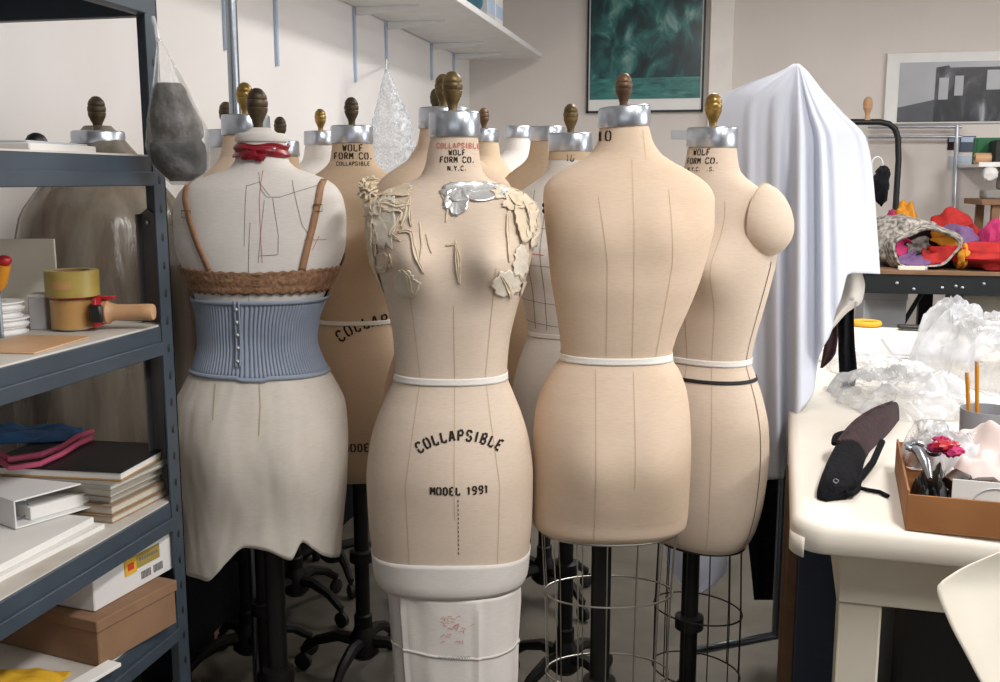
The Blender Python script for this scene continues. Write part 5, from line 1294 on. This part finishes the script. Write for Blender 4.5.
kb = MB(); p = P(881, 185, 4.2); kb.blob(p, (.035, .05, .075), .2, 2, 3); KB = thing('black_hat', 'black hat hanging just right of the white sheet', 'hat', p); obj('hat_crown', kb, 'blackfab', KB); obj('hat_loop', MB().tube([p+Vector((-.02+.022*math.cos(k*.5), 0, .08+.035*math.sin(k*.5))) for k in range(13)], .004, 6), 'greyp', KB)
# chrome rail on the back wall with cards
cr = thing('wall_rail', 'chrome double rail on the back wall below the street poster', 'rail', (PY(910, 137, YB).x, YB-.06, PY(910, 137, YB).z))
for y, nm in ((127, 'upper_bar'), (137, 'lower_bar')):
    p = PY(868, y, YB-.06); q = PY(962, y, YB-.06); obj(nm, MB().tube([p, q], .009, 10), 'zinc', cr)
p = PY(957, 125, YB-.06); q = PY(953, 225, YB-.06); obj('end_post', MB().tube([p, q], .012, 10), 'zinc', cr)
for (x0, y0, x1, y1, m, lab) in ((959, 136, 976, 152, 'navy', 'blue landscape postcard below the street poster'), (947, 137, 957, 150, 'maroon', 'dark postcard left of the blue landscape one'), (948, 156, 976, 170, 'greyp', 'pale grey blue postcard below the dark ones')):
    a = PY(x0, y1, YB); b = PY(x1, y0, YB); pc = thing('postcard', lab, 'postcard', ((a.x+b.x)/2, YB-.002, a.z), 0, 'postcards on the back wall'); obj('card_face', MB().box((a.x, YB-.006, a.z), (b.x, YB-.001, b.z)), m, pc, smooth=False)
    obj('card_strip', MB().box((a.x+.005, YB-.008, a.z+(b.z-a.z)*.62), (b.x-.005, YB-.006, b.z-.006)), 'bracket', pc, smooth=False)
# clutter on a small shelf at the right frame edge
DZ = 5.4; sz = P(985, 199, DZ); 
CSH = thing('small_shelf', 'brown wooden stand at the right frame edge by the back wall', 'stand', (sz.x+.12, sz.y+.05, 0))
obj('shelf_board', MB().box((sz.x-.04, sz.y-.1, sz.z-.03), (sz.x+.5, sz.y+.3, sz.z), .004), 'cardd', CSH)
for x in (sz.x+.02, sz.x+.42):
    for y in (sz.y-.08, sz.y+.25): obj('leg', MB().box((x, y, 0), (x+.04, y+.04, sz.z-.0305), .003), 'cardd', CSH)
def hb_(name, m, lab, x0, y0, x1, y1, D, cat, m2='greyp'):
    a = P(x0, y1, D); b = P(x1, y0, D); r = thing(name, lab, cat, (a.x+(b.x-a.x)/2, a.y, a.z)); return r, a, b
r, a, b = hb_('grey_machine', 'greyp', 'grey and white machine on the brown wooden stand at right', 984, 165, 1012, 199, DZ, 'machine')
mb = MB(); mb.box((a.x, a.y, sz.z+.001), (b.x, a.y+.12, sz.z+.05), .012); mb.box((a.x+.08, a.y, sz.z+.05), (b.x, a.y+.12, b.z), .015); obj('machine_body', mb, 'book', r); obj('machine_panel', MB().blob((a.x+.03, a.y+.04, sz.z+.13), (.04, .04, .04), .1, 2, 1), 'white', r)
r, a, b = hb_('green_binder', 'green', 'green binder pinned high at the right frame edge', 981, 137, 1020, 151, DZ+.1, 'binder')
YQ = a.y
SH2 = thing('wall_bracket_shelf', 'white ledge holding binder and roll at the right frame edge', 'shelf', (a.x+.1, YB-.1, a.z))
obj('ledge', MB().box((a.x-.02, YQ-.06, a.z-.085), (b.x+.1, YB, a.z-.07), .003), 'white', SH2); obj('ledge_lip', MB().box((a.x-.02, YQ-.066, a.z-.085), (b.x+.1, YQ-.0605, a.z-.06), .001), 'white', SH2)
obj('binder_cover', MB().box((a.x, YQ+.1, a.z-.0695), (b.x, YQ+.14, b.z), .003), 'green', r); obj('binder_spine', MB().box((a.x-.012, YQ+.1, a.z-.0695), (a.x-.0005, YQ+.14, b.z), .003), 'green', r)
c0 = P(982, 153.5, DZ+.08); RL = thing('cork_roll', 'tan roll of cord in front of the green binder', 'roll', (c0.x, YQ, a.z-.0695)); obj('wound_cord', MB().tube([(c0.x-.03, YQ, a.z-.0695+.03), (c0.x+.05, YQ, a.z-.0695+.03)], .03, 18), 'wood', RL); obj('roll_core', MB().tube([(c0.x-.034, YQ, a.z-.0395), (c0.x+.054, YQ, a.z-.0395)], .01, 12), 'cardd', RL)
q0 = P(994, 160, DZ+.05); BK = thing('black_case', 'black case beside the tan roll at the right frame edge', 'case', (q0.x+.08, YQ, a.z-.0695)); obj('case_body', MB().box((q0.x-.005, YQ-.05, a.z-.0695), (q0.x+.2, YQ+.08, a.z+.055), .01), 'black', BK); obj('case_latch', MB().box((q0.x+.04, YQ-.054, a.z-.02), (q0.x+.06, YQ-.0505, a.z), .001), 'zinc', BK)

# ================= light =================
def area(name, loc_, rotd, sx, syy, e, col=(1, 1, 1)):
    l = bpy.data.lights.new(name, 'AREA'); l.shape = 'RECTANGLE'; l.size = sx; l.size_y = syy; l.energy = e; l.color = col
    o = bpy.data.objects.new(name, l); C.objects.link(o); o.location = loc_; o.rotation_euler = [math.radians(x) for x in rotd]; return o
cool = (1.0, .975, .945)
area('ceiling_light', (.75, .75, CE-.03), (0, 0, 0), .3, 1.3, 52, cool)
area('ceiling_light', (2.5, .7, CE-.03), (0, 0, 0), .3, 1.3, 40, cool)
area('ceiling_light', (.1, 3.9, CE-.03), (0, 0, 0), .3, 1.3, 40, cool)
area('ceiling_light', (2.2, 3.9, CE-.03), (0, 0, 0), .3, 1.3, 42, cool)
area('window_light', (XR-.05, 2.6, 1.7), (0, 90, 0), 1.1, 3.0, 62, (.92, .96, 1.0))
area('window_light', (.8, YF+.1, 1.9), (90, 0, 0), 3.0, 1.0, 12, (.95, .97, 1.0))
w = bpy.data.worlds.new('world'); bpy.context.scene.world = w; w.use_nodes = True
w.node_tree.nodes['Background'].inputs[0].default_value = (.9, .93, 1, 1); w.node_tree.nodes['Background'].inputs[1].default_value = .05

# ================= camera =================
cam = bpy.data.cameras.new('camera'); co = bpy.data.objects.new('camera', cam); C.objects.link(co)
cam.sensor_fit = 'HORIZONTAL'; cam.sensor_width = 36; cam.lens = 36.0; cam.clip_start = .02
co.location = (0, 0, CAMZ); co.rotation_euler = (math.pi/2-PITCH, 0, YAW)
sc = bpy.context.scene; sc.camera = co
vs = sc.view_settings; vs.view_transform = 'Standard'; vs.look = 'None'; vs.gamma = 1; vs.use_curve_mapping = False; vs.exposure = .08
